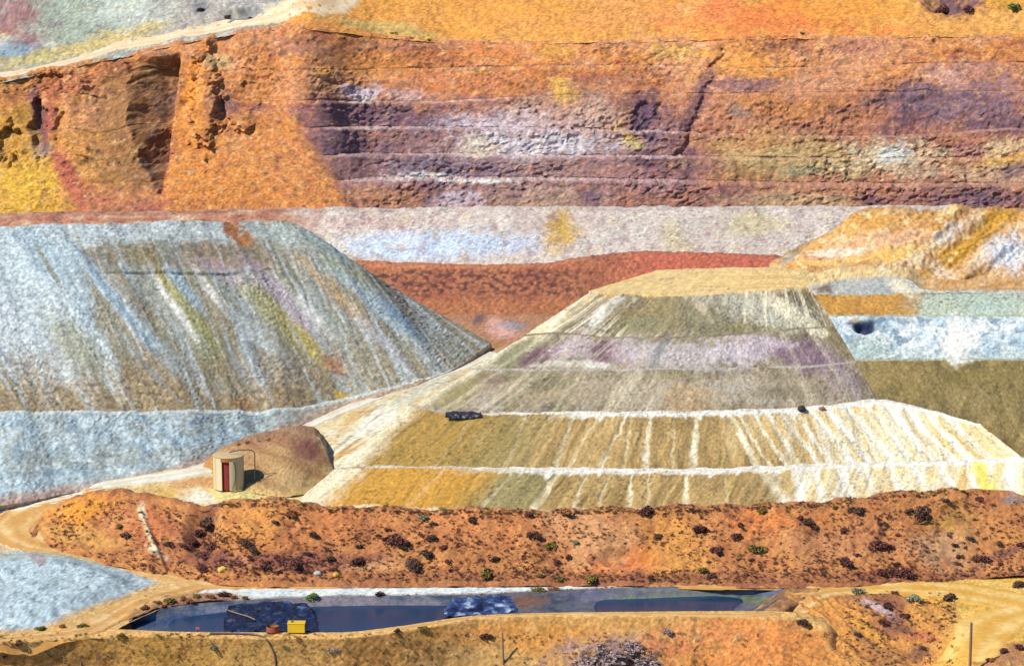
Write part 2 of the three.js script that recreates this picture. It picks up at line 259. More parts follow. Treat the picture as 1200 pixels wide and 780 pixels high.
      if (g.a > 330) mixTo(c, tone(168, 112, 92), 0.7 * sst(80, 150, g.b + 26 * n) * sst(330, 400, g.a)); mixTo(c, tone(122, 78, 74), 0.6 * sst(-0.05, 0.3, fbm(g.x * 0.05 + 50, g.w * 0.12, 4)) * sst(70, 130, g.b) * sst(330, 400, g.a));
      paintWall(c, g);
      const fan = sst(345, 322, g.a - Math.max(0, g.b - 120) * 0.62 + 8 * n) * sst(212, 226, g.a + (g.b - 60) * 0.13) * sst(120, 150, g.b); mixTo(c, ramp(0.5 + m, [tone(190, 112, 50), tone(212, 134, 58), tone(222, 150, 70)]), 0.8 * fan);
      mixTo(c, tone(124, 92, 50), 0.55 * sst(95, 130, g.a + 30 * n) * sst(214, 200, g.a + (g.b - 60) * 0.13) * sst(70, 90, g.b) * sst(235, 205, g.b + 20 * n));
      if (g.band % 2 === 0) mixTo(c, g.a < 800 ? tone(222, 192, 180) : tone(206, 156, 128), 0.7 * sst(335, 350, g.a - Math.max(0, g.b - 120) * 0.6) * (0.6 + 0.6 * n2(g.x * 0.05, g.band)));
      mixTo(c, tone(98, 62, 58), 0.5 * sst(0.12, 0.42, fbm(g.x * 0.45, g.w * 0.55 + 40, 5)) * sst(30, 90, g.b + 30));
      mixTo(c, tone(224, 178, 120), (g.b > 110 && g.a > 340 ? 0.28 : 0.5) * sst(0.15, 0.45, fbm(g.x * 0.4 + 70, g.w * 0.55 + 4, 5)));
      mixTo(c, T.rust, 0.4 * sst(0.2, 0.5, fbm(g.x * 0.3 - 70, g.w * 0.4 + 14, 3)));
      return speckle(speckle(c, g.x * 1.7, g.w * 1.9, 0.35), g.x * 0.7, g.w * 0.8, 0.3);
    },
  });
}

// ------------------------------------------------------------------ hillside above the wall
{
  const p = patches([
    [560, 20, 200, 26, 0, tone(226, 150, 60), 0.7], [900, 22, 130, 26, 0, tone(226, 116, 54), 0.75], [990, 10, 70, 16, 0, tone(230, 150, 52), 0.8], [720, 15, 60, 26, 0, tone(222, 150, 80), 0.6], [450, 32, 70, 7, 8, tone(198, 170, 96), 0.8], [1140, 25, 90, 12, 0, tone(222, 160, 80), 0.6], [1115, 2, 34, 18, 0, T.plum, 0.9], [1185, 2, 30, 12, 0, T.ochre, 0.7],
    [20, 20, 44, 36, 40, tone(150, 96, 92), 0.85], [90, 25, 50, 40, 30, tone(150, 160, 138), 0.85], [160, 15, 60, 30, 0, tone(196, 204, 186), 0.7], [240, 20, 60, 24, 0, tone(176, 164, 150), 0.8], [15, 62, 24, 8, -5, T.steel, 0.8], [120, 50, 80, 9, -15, tone(206, 176, 100), 0.8], [30, 72, 60, 8, -10, tone(196, 178, 110), 0.8], [280, 15, 26, 8, -15, T.slate, 0.7], [235, 10, 10, 9, 0, T.slate, 0.7],
  ]);
  loft({
    name: 'upper_hillside', label: 'orange hillside with grey spoil rising above the pit wall', category: 'hillside', nu: 900,
    rows: [
      { x: [-200, 1400], line: rimLine.map(([a, b]) => [a, b + 1.5]), d: Array.from({ length: 41 }, (_, i) => { const a = -200 + i * 40; return [a, -surfaces.pit_wall.at(a, along(rimLine, a) + 1)[2] - 0.3]; }) },
      { line: rimLine.map(([a, b]) => [a, b - (a < 340 ? 10 : 5)]), slope: a => lerp(0.1, 0.5, sst(240, 460, a)), n: 8 },
      { line: [[-200, 70], [0, 30], [200, -20], [300, -35], [400, -20], [1400, -10]], slope: 0.62, n: 60 },
      { line: [[-200, -80], [1400, -90]], slope: 0.6, n: 40 },
    ],
    disp: g => 0.5 * fbm(g.x * 0.12, g.w * 0.12, 4) + 0.28 * fbm(g.x * 0.7, g.w * 0.7, 3) + 1.4 * fbm(g.x * 0.03, g.w * 0.05, 2) - 2.5 * sst(1.2, 0.5, Math.hypot((g.a - 1112) / 30, (g.b - 2) / 15)) * (g.a > 1000) - 2 * sst(1.2, 0.5, Math.hypot((g.a - 282) / 22, (g.b - 14) / 6)) + 0.8 * sst(1040, 1100, g.a) * sst(34, 20, g.b) * ridge(g.x * 0.2, g.w * 0.2),
    paint: g => {
      const n = fbm(g.x * 0.05, g.w * 0.08, 4), edge = sst(345, 320, g.a + (g.b - 20) * 1.4 + 10 * n);
      const c = ramp(0.5 + 0.8 * n, [T.orange, tone(224, 146, 66), T.amber, tone(226, 160, 92), tone(206, 128, 66)]);
      mixTo(c, ramp(0.5 + fbm(g.x * 0.08, g.w * 0.14, 4), [T.sage, T.grey, tone(198, 196, 176), T.khaki]), edge);
      p(c, g);
      mixTo(c, T.plum, 0.4 * edge * sst(0.15, 0.45, fbm(g.x * 0.6, g.w * 0.6, 3)));
      mixTo(c, T.rust, 0.35 * (1 - edge) * sst(0.2, 0.5, fbm(g.x * 0.4, g.w * 0.5, 3)));
      return speckle(speckle(c, g.x * 1.5, g.w * 1.7, 0.28), g.x * 0.5, g.w * 0.6, 0.2);
    },
  });
}

// ------------------------------------------------------------------ pale lowest bench in front of the wall
{
  const p = patches([[520, 286, 120, 18, 0, tone(196, 206, 218), 0.95, 0.1], [470, 292, 60, 14, 0, tone(204, 216, 226), 0.8, 0.1], [655, 275, 18, 24, 30, tone(206, 162, 58), 0.9], [650, 262, 14, 12, 0, T.brown, 0.5], [720, 280, 60, 26, -20, tone(206, 194, 178), 0.7], [420, 262, 90, 9, 0, tone(206, 174, 160), 0.7], [790, 280, 16, 22, -20, tone(208, 190, 110), 0.5], [860, 275, 90, 24, 0, tone(196, 182, 166), 0.7], [880, 262, 30, 16, 0, tone(200, 184, 116), 0.5]]);
  loft({
    name: 'pale_bench', label: 'pale grey and white lowest bench of the pit wall', category: 'bench', nu: 700,
    rows: [{ x: [-100, 1120], line: 335, y: 11 }, { line: 318, y: 11.5, n: 4 }, { line: [[-100, 256], [250, 252], [400, 249], [1120, 247]], slope: 0.95, n: 68 }, { ledge: 6, n: 5 }],
    disp: g => 0.35 * fbm(g.x * 0.3, g.w * 0.3, 4) + 0.35 * ridge(g.x * 0.1, g.w * 0.03, 3) + 0.08 * n2(g.x * 1.5, g.w * 1.5),
    paint: g => {
      const n = fbm(g.x * 0.15, g.w * 0.12, 4);
      const c = ramp(0.5 + 0.8 * n, [tone(186, 160, 144), tone(200, 182, 168), tone(216, 200, 182), tone(198, 186, 178)]);
      p(c, g); mixTo(c, T.mauve, 0.5 * sst(0.1, 0.4, fbm(g.x * 0.4, g.w * 0.4, 4))); mixTo(c, tone(214, 190, 150), 0.5 * sst(0.1, 0.4, fbm(g.x * 0.25 + 40, g.w * 0.3, 4))); mixTo(c, ramp(0.5 + 1.1 * fbm(g.x * 0.16 + 3, g.w * 0.5, 5), [tone(140, 82, 64), tone(176, 112, 80), tone(190, 138, 104), tone(214, 184, 150)]), 0.95 * sst(390, 320, g.a + 40 * n));
      return speckle(c, g.x * 1.8, g.w * 1.9, 0.2);
    },
  });
}

// ------------------------------------------------------------------ valley floor between heap, mound and red berm
const roadLevel = [[-200, 5.5], [0, 6.6], [240, 7.8], [330, 10], [400, 11.3], [520, 13.3], [600, 13.8]];
{
  const p = patches([[585, 385, 22, 12, 25, tone(226, 170, 150), 0.9], [560, 376, 7, 6, 0, T.plum, 0.8], [600, 382, 16, 6, 0, T.steel, 0.5], [560, 362, 60, 8, 0, tone(196, 128, 72), 0.6], [525, 360, 8, 6, 0, T.amber, 0.8],
    [300, 585, 110, 12, 4, tone(232, 214, 130), 0.8], [200, 577, 40, 8, 0, tone(222, 170, 70), 0.7], [230, 565, 40, 8, -8, tone(200, 130, 60), 0.7], [400, 555, 40, 40, 20, T.ivory, 0.9], [230, 582, 22, 9, 10, T.white, 0.7], [380, 535, 20, 30, 0, T.ivory, 0.8], [440, 500, 60, 26, -30, T.ivory, 0.85], [500, 452, 60, 9, -28, tone(206, 206, 182), 0.8]]);
  loft({
    name: 'valley_floor', label: 'dusty valley floor running back between spoil heap and terraced mound', category: 'ground', nu: 420,
    rows: [
      { x: [90, 500], line: 606, y: 5.4 }, { x: [100, 500], line: [[100, 584], [200, 590], [500, 600]], y: 6.6, n: 8 }, { x: [110, 520], line: 572, y: 6.9, n: 24 }, { x: [130, 560], line: 540, y: 8.1, n: 30 }, { x: [230, 640], line: 500, y: 9.9, n: 40 },
      { x: [360, 780], line: 440, y: 12.8, n: 60 }, { x: [400, 900], line: 400, y: 12.9, n: 30 }, { x: [380, 1020], line: 362, y: 11.4, n: 30 }, { line: 340, y: 11, n: 8 },
    ],
    disp: g => 0.16 * fbm(g.x * 0.4, g.z * 0.3, 4) + 0.25 * sst(360, 400, g.a + (g.b - 540) * 0.6) * sst(470, 490, g.b) * fbm((g.a * 0.75 + g.b) * 0.06, (g.a - g.b) * 0.006, 3),
    paint: g => {
      const n = fbm(g.x * 0.15, g.z * 0.08, 4); const far = sst(430, 400, g.b);
      const c = ramp(0.5 + 0.8 * n, [tone(206, 160, 84), tone(222, 186, 118), tone(230, 206, 150), tone(200, 150, 80)]);
      mixTo(c, tone(176, 116, 76), 0.9 * far); p(c, g);
      const flank = sst(360, 400, g.a + (g.b - 540) * 0.6) * sst(470, 490, g.b), st = fbm((g.a * 0.75 + g.b) * 0.06, (g.a - g.b) * 0.006, 4); mixTo(c, tone(204, 150, 70), 0.85 * flank * sst(-0.02, 0.2, st)); mixTo(c, T.white, 0.7 * flank * sst(-0.05, -0.25, st)); mixTo(c, tone(170, 130, 74), 0.6 * flank * sst(0.15, 0.4, fbm((g.a * 0.75 + g.b) * 0.13 + 50, (g.a - g.b) * 0.01, 3)));
      return speckle(c, g.x * 1.6, g.z * 0.9, 0.22);
    },
  });
}

// ------------------------------------------------------------------ red berm across the back of the valley
loft({
  name: 'red_berm', label: 'long rust red earth berm below the pale bench', category: 'berm', nu: 420,
  rows: [{ x: [380, 960], line: 376, y: 11.2 }, { line: [[380, 366], [600, 366], [960, 360]], y: 11.8, n: 10 }, { line: [[380, 306], [440, 309], [560, 313], [640, 311], [690, 303], [740, 297.5], [830, 298.5], [960, 305]], slope: 0.55, n: 60 }, { ledge: 4, tilt: -0.02, n: 3 }, { ledge: 8, tilt: -0.7, n: 3 }],
  disp: g => { const [cd, id] = cells(g.x * 0.5, g.w * 0.7); return 0.3 * fbm(g.x * 0.3, g.w * 0.35, 3) + 0.35 * (0.5 - cd) * (id > 0.35 ? 1 : 0.2) * sst(302, 316, g.b) + 0.15 * n2(g.x * 1.3, g.w * 1.4); },
  paint: g => {
    const n = fbm(g.x * 0.1, g.w * 0.15, 4), c = ramp(0.5 + 0.8 * n, [tone(140, 80, 56), tone(162, 94, 64), tone(178, 112, 72), tone(152, 86, 64)]);
    mixTo(c, tone(196, 100, 74), 0.8 * sst(690, 780, g.a)); mixTo(c, tone(176, 112, 66), 0.6 * sst(345, 362, g.b + 14 * n)); mixTo(c, tone(214, 132, 84), 0.5 * sst(318, 311, g.b) * sst(700, 640, g.a));
    mixTo(c, tone(88, 50, 44), 0.85 * sst(-0.05, 0.18, fbm(g.x * 0.7 + 4, g.w * 1.0, 2)) * sst(740, 640, g.a) * sst(356, 340, g.b) * sst(312, 320, g.b));
    return speckle(c, g.x * 1.5, g.w * 1.6, 0.3);
  },
});

// ------------------------------------------------------------------ left spoil heap in two lifts
const heapShape = { key: 0 };
{
  const st = (a, b, len, w, col, s = 0.9, deg = 56) => [a, b, len, w, deg, col, s, 0.28];
  const p = patches([
    [40, 300, 60, 50, 30, T.powder, 0.85, 0.3], [120, 285, 70, 18, -4, T.ice, 0.8], [230, 276, 90, 12, -4, tone(206, 212, 204), 0.85], [330, 275, 60, 12, 15, tone(176, 184, 172), 0.8], [272, 268, 10, 14, -40, tone(186, 108, 44), 0.95], [285, 282, 12, 12, -40, tone(196, 120, 50), 0.9],
    [165, 300, 60, 14, 0, tone(150, 130, 84), 0.85], [240, 302, 60, 16, 0, tone(156, 130, 96), 0.85], [110, 310, 20, 14, 20, T.slate, 0.6], [250, 312, 60, 7, 0, tone(176, 136, 116), 0.6], [200, 294, 24, 12, 40, tone(140, 150, 140), 0.6], [270, 325, 40, 12, 30, T.lilac, 0.5],
    st(40, 360, 120, 30, T.ice, 0.85), st(70, 330, 100, 13, T.powder, 0.95), st(105, 390, 80, 9, T.ice, 0.95), st(18, 400, 90, 30, tone(214, 220, 218), 0.8, 50), st(70, 440, 90, 9, T.ice, 0.9, 42), st(160, 380, 110, 10, T.powder, 0.85, 48), st(140, 360, 120, 4, T.steel, 0.8, 52), st(60, 320, 40, 3, T.olive, 0.7, 60), st(185, 445, 50, 4, T.steel, 0.8, 48),
    st(150, 350, 80, 10, tone(150, 136, 104), 0.6, 50), st(195, 365, 80, 16, tone(186, 186, 166), 0.7, 52), st(212, 372, 60, 5, T.white, 0.85, 56), st(205, 345, 50, 6, T.lemon, 0.4, 50), st(225, 372, 50, 9, tone(176, 170, 96), 0.7, 52), st(215, 340, 40, 8, T.powder, 0.8, 50), st(245, 340, 40, 5, T.white, 0.8, 55), st(275, 350, 60, 6, tone(180, 188, 180), 0.6, 45),
    st(335, 385, 70, 15, tone(184, 174, 104), 0.75, 45), st(355, 400, 40, 12, tone(204, 182, 92), 0.75, 45), st(395, 428, 16, 10, tone(196, 116, 60), 0.85, 30), st(330, 350, 70, 10, T.lilac, 0.75, 48), st(365, 370, 60, 6, T.white, 0.55, 48), st(305, 400, 50, 10, tone(196, 202, 196), 0.7, 45), st(320, 440, 40, 14, tone(186, 198, 200), 0.7, 10), st(245, 420, 30, 18, tone(150, 150, 96), 0.6, 60),
    st(430, 350, 80, 9, T.powder, 0.8, 40), st(470, 375, 50, 7, T.steel, 0.9, 42), st(400, 310, 50, 16, T.sage, 0.6, 40), st(385, 290, 40, 10, tone(150, 166, 160), 0.8, 35), st(440, 395, 60, 8, tone(186, 184, 180), 0.7, 42), st(420, 430, 60, 16, tone(170, 164, 140), 0.6, 42), st(390, 345, 60, 7, tone(196, 152, 84), 0.6, 45), [285, 473, 12, 6, 0, tone(206, 130, 70), 0.9], [402, 464, 12, 7, 0, tone(216, 176, 60), 0.95],
    st(90, 410, 50, 22, tone(160, 156, 122), 0.7, 45),
  ]);
  const basis = (g, lower) => {
    const n = fbm(g.x * 0.1, g.w * 0.1, 4);
    return ramp(0.5 + 0.8 * n, [tone(138, 128, 98), tone(154, 142, 108), tone(162, 148, 118), tone(156, 152, 128), tone(170, 172, 150)]);
  };
  const top = loft({
    name: 'spoil_heap', label: 'tall streaked grey blue spoil heap on the left', category: 'spoil heap', nu: 640, ends: [0, 30], drop: 0.6, split: true,
    rows: [
      { x: [-200, 572], line: [[-200, 640], [0, 606], [100, 588], [200, 571], [240, 561], [330, 518], [400, 488], [520, 446], [575, 412]], y: roadLevel.map(([a, b]) => [a, b - 2.8]) },
      { x: [-200, 572], line: [[-200, 626], [0, 592], [100, 574], [200, 558], [240, 549], [330, 509], [400, 480], [520, 440], [575, 408]], y: roadLevel.map(([a, b]) => [a, b - 0.6]), n: 6, part: 'lower_lift' },
      { x: [-220, 574], line: [[-220, 490], [0, 487], [200, 485], [340, 484], [400, 471], [470, 453], [530, 433], [575, 404]], slope: 0.72, n: 90, part: 'lower_lift' },
      { ledge: a => 1.8 * sst(560, 420, a) + 0.2, n: 3, part: 'bench' },
      { x: [-340, 478], line: [[-340, 276], [0, 268], [100, 263], [280, 259], [320, 259], [345, 264], [400, 298], [480, 349]], slope: 0.72, n: 200, part: 'upper_lift' },
      { ledge: 16, tilt: -0.28, n: 4, part: 'heap_top' },
      { ledge: 14, tilt: -0.8, n: 6, part: 'heap_top' },
    ],
    disp: g => {
      if (g.band > 4) return 0.25 * fbm(g.x * 0.3, g.z * 0.3, 3);
      const lower = g.band < 3, run = lerp(g.a, g.r, 0.9), rub = lower ? sst(-0.3, 0.3, fbm(g.x * 0.12, g.w * 0.12, 3)) : sst(-0.25, 0.25, fbm(run * 0.02 + 4, g.w * 0.04, 3)) * sst(290, 360, g.b + 60 * n2(run * 0.02, 1));
      const [cd, id] = cells(g.x * 1.7, g.w * 1.9);
      let h = 0.7 * fbm(run * 0.018, g.w * 0.03, 4) + 0.25 * ridge(run * 0.02 + 0.6 * n2(g.w * 0.05, 3), g.w * 0.012, 2) + 0.12 * fbm(g.x * 0.9, g.w * 0.9, 3) + rub * (0.5 - cd) * 0.34 * (0.1 + 1.1 * id * id);
      if (g.band === 4) h -= 0.5 * sst(1.8, 0.2, Math.abs(g.b - 324)) * sst(110, 140, g.a) * sst(300, 270, g.a);
      return h;
    },
    paint: g => {
      const c = basis(g), run = g.r;
      if (g.band < 3) {
        const q = fbm(g.x * 0.18, g.w * 0.22, 4);
        mixTo(c, T.powder, 0.55 + 0.4 * sst(-0.2, 0.3, q)); mixTo(c, T.ice, 0.8 * sst(0.0, 0.35, fbm(g.x * 0.3 + 5, g.w * 0.3, 4)));
        mixTo(c, tone(140, 148, 140), 0.6 * sst(0.05, 0.35, fbm(g.x * 0.45 + 15, g.w * 0.5, 3)) * (0.4 + 0.6 * sst(60, 140, g.a))); mixTo(c, T.steel, 0.6 * sst(0.1, 0.35, fbm(g.x * 0.3 + 55, g.w * 0.4, 3)));
        mixTo(c, tone(176, 160, 130), 0.5 * sst(300, 360, g.a)); mixTo(c, T.ivory, 0.7 * sst(330, 430, g.a) * sst(20, 4, g.b - along([[0, 487], [340, 484], [470, 453], [575, 404]], g.a)));
        mixTo(c, tone(190, 140, 110), 0.6 * sst(14, 4, along([[0, 592], [100, 574], [200, 558], [330, 509], [575, 408]], g.a) - g.b + 4 * q));
      } else {
        const bend = run + 10 * fbm(g.x * 0.05, g.w * 0.06, 3), s1 = fbm(bend * 0.055, g.w * 0.035, 5), s2 = fbm(bend * 0.08 + 31, g.w * 0.05, 5);
        mixTo(c, T.ice, 0.65 * sst(0.12, 0.4, s1)); mixTo(c, tone(128, 126, 100), 0.5 * sst(0.12, 0.4, s2)); mixTo(c, T.powder, 0.4 * sst(0.05, 0.4, fbm(bend * 0.03 + 131, g.w * 0.02, 4)) * sst(460, 380, g.b)); mixTo(c, T.steel, 0.4 * sst(0.2, 0.45, fbm(bend * 0.05 + 71, g.w * 0.04, 4)));
        mixTo(c, ramp(0.5 + fbm(bend * 0.06, g.w * 0.05, 4), [tone(168, 188, 192), tone(196, 208, 208), tone(214, 220, 216)]), 0.8 * sst(0.2, -0.15, fbm(bend * 0.045 + 9, g.w * 0.03, 4) + (g.a - 90) * 0.003 + (g.b - 340) * 0.0034)); mixTo(c, tone(206, 212, 206), 0.7 * sst(16, 4, g.b - along([[-340, 276], [0, 268], [280, 259], [345, 264], [480, 349]], g.a) + 14 * s1) * sst(330, 280, g.a));
        const f1 = fbm(bend * 0.17 + 11, g.w * 0.03, 4), f2 = fbm(bend * 0.2 + 211, g.w * 0.035, 4); mixTo(c, tone(222, 226, 220), 0.6 * sst(0.1, 0.38, f1)); mixTo(c, tone(126, 128, 106), 0.5 * sst(0.1, 0.38, f2)); mixTo(c, tone(186, 160, 96), 0.4 * sst(0.18, 0.42, fbm(bend * 0.15 + 411, g.w * 0.03, 4)));
        p(c, g); mixTo(c, tone(206, 212, 208), 0.45 * sst(0.14, 0.4, fbm(bend * 0.24 + 61, g.w * 0.04, 3)));
        const low = sst(400, 470, g.b + 50 * n2(g.x * 0.05, 2) + 20 * n2(g.x * 0.2, g.w * 0.2)); mixTo(c, ramp(0.5 + fbm(g.x * 0.3, g.w * 0.3, 3), [tone(138, 112, 76), tone(168, 140, 94), tone(150, 124, 94)]), 0.75 * low * sst(430, 330, g.a) * (1 - 0.8 * sst(0.1, 0.35, s1)));
        mixTo(c, tone(98, 80, 56), 0.6 * sst(0.08, 0.3, fbm(g.x * 1.1 + 3, g.w * 1.1, 3)) * (0.35 + 0.65 * low)); mixTo(c, tone(206, 178, 120), 0.45 * sst(0.12, 0.35, fbm(g.x * 1.1 + 63, g.w * 1.1, 3)) * low);
        if (g.band === 3) mixTo(c, T.ice, 0.8);
        if (g.band > 4) mixTo(c, tone(196, 178, 160), 0.8);
      }
      return speckle(speckle(c, g.x * 1.7, g.w * 1.7, 0.36), g.x * 0.7 + 9, g.w * 0.7, 0.2);
    },
  });
}

// ------------------------------------------------------------------ terraced mound
const mound = new THREE.Group(); mound.name = 'terraced_mound'; scene.add(mound);
mound.userData = { kind: 'structure', label: 'large terraced mound of ochre and white tailings with flat golden top', category: 'tailings mound' };
const lowerFoot = [[300, 594], [370, 596], [560, 602], [820, 600], [960, 594], [1060, 588], [1140, 582], [1230, 590]];
const lowerMid = [[380, 552], [430, 549], [630, 551], [820, 552], [950, 547], [1060, 543], [1160, 540], [1345, 532]];
const lowerTop = [[470, 474], [500, 481], [530, 486.5], [670, 485.5], [800, 484.5], [940, 480], [1035, 471], [1090, 482], [1150, 497]];
{
  // runnels cut down each face: [place at the crest, place at the foot, width, how much pale salt lines it]
  const runnels = {
    3: [[560, 505, 3, 0.15], [618, 590, 3, 0.2], [672, 650, 3.4, 0.55], [700, 664, 2.6, 0.5], [736, 700, 3.2, 0.75], [742, 730, 2, 0.4], [764, 756, 3.6, 0.85], [790, 788, 2, 0.35], [815, 812, 4.4, 0.95], [853, 890, 4.6, 0.95], [862, 906, 3, 0.8], [880, 925, 3, 0.75], [898, 938, 4, 0.9], [912, 962, 3, 0.85], [930, 975, 4.5, 0.95], [950, 1002, 4, 0.9], [968, 1022, 5, 0.95], [990, 1050, 5, 0.95], [1012, 1072, 4, 0.9], [1035, 1100, 6, 0.95], [1060, 1120, 5, 0.9], [1085, 1140, 6, 0.95], [1115, 1165, 5, 0.9]],
    1: [[520, 470, 3, 0.2], [600, 560, 3, 0.25], [655, 622, 5, 0.8], [690, 668, 3, 0.6], [716, 700, 2.6, 0.45], [740, 736, 3, 0.7], [762, 756, 2, 0.4], [807, 803, 3.6, 0.9], [850, 852, 2, 0.3], [893, 926, 8, 0.98], [930, 942, 5, 0.9], [955, 965, 6, 0.9], [985, 1000, 6, 0.9], [1012, 1030, 5, 0.85], [1040, 1060, 6, 0.9], [1070, 1092, 5, 0.85], [1100, 1122, 6, 0.9], [1130, 1150, 5, 0.8], [1185, 1180, 7, 0.9]],
  };
  const facePlace = (g, tier) => { const top = tier === 1 ? along(lowerMid, g.a) : along(lowerTop, g.a), foot = tier === 1 ? along(lowerFoot, g.a) : along(lowerMid, g.a); return clamp((g.b - top) / (foot - top)); };
  const nearRunnel = (g, tier, t) => { let deep = 0, salt = 0; const wob = 5 * fbm(g.x * 0.12, g.w * 0.22 + tier * 9, 4) + 3.2 * fbm(g.x * 0.9, g.w * 0.8, 3); for (const [x0, x1, w, k] of runnels[tier]) { const d = Math.abs(g.a + wob - lerp(x0, x1, t)); if (d > w * 3) continue; const ww = w * (0.75 + 0.5 * t) * (0.7 + 0.7 * (0.5 + 0.5 * n2(g.w * 0.25, x0))); deep = Math.max(deep, sst(ww * 1.5, 0, d)); salt = Math.max(salt, k * sst(ww * 1.25, ww * 0.35, d)); } return [deep, salt]; };
  const lowerRelief = (g, tier, bench) => {
    if (bench) return 0.12 * fbm(g.x * 0.5, g.z * 0.5, 3);
    const t = facePlace(g, tier), [deep] = nearRunnel(g, tier, t), r = g.r + 12 * fbm(g.x * 0.06, g.w * 0.1, 3);
    return -0.2 * deep * sst(0, 0.12, t) * (0.5 + 0.9 * fbm(g.x * 0.3, g.w * 0.5 + 5, 3)) + 0.2 * fbm(g.x * 0.6, g.w * 0.5, 5) + 0.45 * fbm(r * 0.02, 3 + tier, 3) + 0.12 * fbm(r * 0.12, g.w * 0.05 + tier, 3);
  };
  const lowerPaint = (g, tier, bench) => {
    const t = facePlace(g, tier), r = g.r + 18 * fbm(g.x * 0.06, g.w * 0.1 + tier * 5, 4), s = fbm(r * 0.04, g.w * 0.06 + tier * 9, 5), b = fbm(g.x * 0.18, g.w * 0.16 + tier * 7, 5);
    const c = ramp(0.5 + 0.6 * s + 0.6 * b, [tone(140, 112, 60), tone(164, 132, 76), tone(184, 150, 92), tone(204, 172, 112)]);
    if (bench) { mixTo(c, T.white, clamp(0.4 + 0.45 * sst(480, 640, g.a) + 0.7 * fbm(g.x * 0.3, 4, 3))); return speckle(c, g.x * 1.9, g.z, 0.16); }
    const pale = tier === 1 ? sst(880, 945, g.a + 30 * s) : sst(850, 1010, g.a + (0.5 - t) * 60 + 70 * s);
    mixTo(c, tone(150, 126, 62), 0.8 * sst(650, 560, g.a + 60 * b)); mixTo(c, tone(204, 146, 48), (tier === 1 ? 0.85 : 0.3) * sst(590, 520, g.a + 40 * s - (t - 0.5) * -50)); mixTo(c, tone(150, 138, 90), (tier === 1 ? 0.8 : 0.3) * sst(1, 0.4, Math.abs(g.a - 605 + 40 * (t - 0.5)) / 46 + 0.5 * s));
    mixTo(c, ramp(0.5 + 0.9 * fbm(r * 0.06 + 50, g.w * 0.03, 4), [tone(222, 186, 112), tone(234, 208, 148), T.ivory, T.white]), 0.85 * pale);
    mixTo(c, tone(226, 178, 86), 0.55 * pale * sst(0.08, 0.32, fbm(r * 0.07 + 290, g.w * 0.05, 4)) * (tier === 3 ? 1 : 0.55)); mixTo(c, tone(176, 140, 84), 0.5 * pale * sst(0.16, 0.4, fbm(r * 0.09 + 20, g.w * 0.05, 4)) * (tier === 3 ? 1 : 0.3));
    mixTo(c, tone(122, 100, 56), 0.5 * (1 - pale) * sst(0.08, 0.36, fbm(r * 0.1 + 190, g.w * 0.07, 5))); mixTo(c, tone(220, 186, 112), 0.4 * (1 - pale) * sst(0.12, 0.4, fbm(r * 0.13 + 150, g.w * 0.05, 4)) * sst(560, 680, g.a));
    const [, salt] = nearRunnel(g, tier, t); mixTo(c, pale > 0.5 ? T.white : T.ivory, salt * clamp(0.7 + 0.9 * b + 0.6 * fbm(g.x * 0.8, g.w * 0.5 + 3, 3)));
    const b0 = tier === 1 ? along(lowerMid, g.a) : along(lowerTop, g.a), crest = tier === 3 ? sst(630, 700, g.a) * 0.85 : sst(500, 660, g.a) * 0.75;
    mixTo(c, T.white, crest * sst(5, 1, g.b - b0 - 7 * sst(0, 0.5, fbm(r * 0.06, 1, 3)) + 3 * b));
    if (tier === 1) { mixTo(c, T.ivory, 0.75 * sst(7, 2, along(lowerFoot, g.a) - g.b + 7 * b)); mixTo(c, tone(226, 206, 70), 0.8 * sst(12, 3, Math.abs(g.a - 1146 - 14 * t) + 6 * b)); }
    mixTo(c, T.ivory, 0.85 * sst(452, 412, g.a - (540 - g.b) * 0.9 + 26 * b));
    return speckle(speckle(c, r * 0.3, g.w * 0.2, 0.1), g.x * 1.9, g.w * 1.9, 0.14);
  };
  loft({
    key: 'lower_mound', parent: mound, split: true, nu: 1000, ends: [40, 0], drop: 0.9,
    rows: [
      { x: [338, 1345], line: lowerFoot, y: a => 6.6 + 1.2 * sst(1000, 1170, a) },
      { x: [392, 1340], line: lowerMid, slope: 0.7, n: 56, part: 'terrace_face' },
      { ledge: a => 1.6 + 1.3 * fbm(a * 0.03, 2, 4), n: 3, part: 'terrace_bench', open: 1 },
      { ledge: 5, tilt: -0.3, n: 3, part: 'terrace_bench', open: 1 },
    ],
    disp: g => lowerRelief(g, 1, g.band > 1), paint: g => lowerPaint(g, 1, g.band > 1),
  });
  loft({
    key: 'middle_mound', parent: mound, split: true, nu: 760, ends: [40, 5], drop: 1.2,
    rows: [
      { x: [396, 1204], line: lowerMid.map(([a, b]) => [a, b + 1.5]), d: Array.from({ length: 15 }, (_, i) => { const a = 390 + i * 60, at = x => -surfaces.lower_mound.at(x, along(lowerMid, x) + 5)[2]; return [a, (at(a - 20) + at(a) + at(a + 20)) / 3 + 2.0]; }) },
      { x: [478, 1150], line: lowerTop, slope: 0.7, n: 72, part: 'terrace_face' },
      { ledge: a => (1.7 + 1.5 * fbm(a * 0.03, 5, 4)) * (0.15 + 0.85 * sst(1140, 1040, a)), n: 3, part: 'terrace_bench', open: 1 },
      { ledge: 14, tilt: -0.7, n: 6, part: 'terrace_bench', open: 1 },
    ],
    disp: g => lowerRelief(g, 3, g.band > 1), paint: g => lowerPaint(g, 3, g.band > 1),
  });
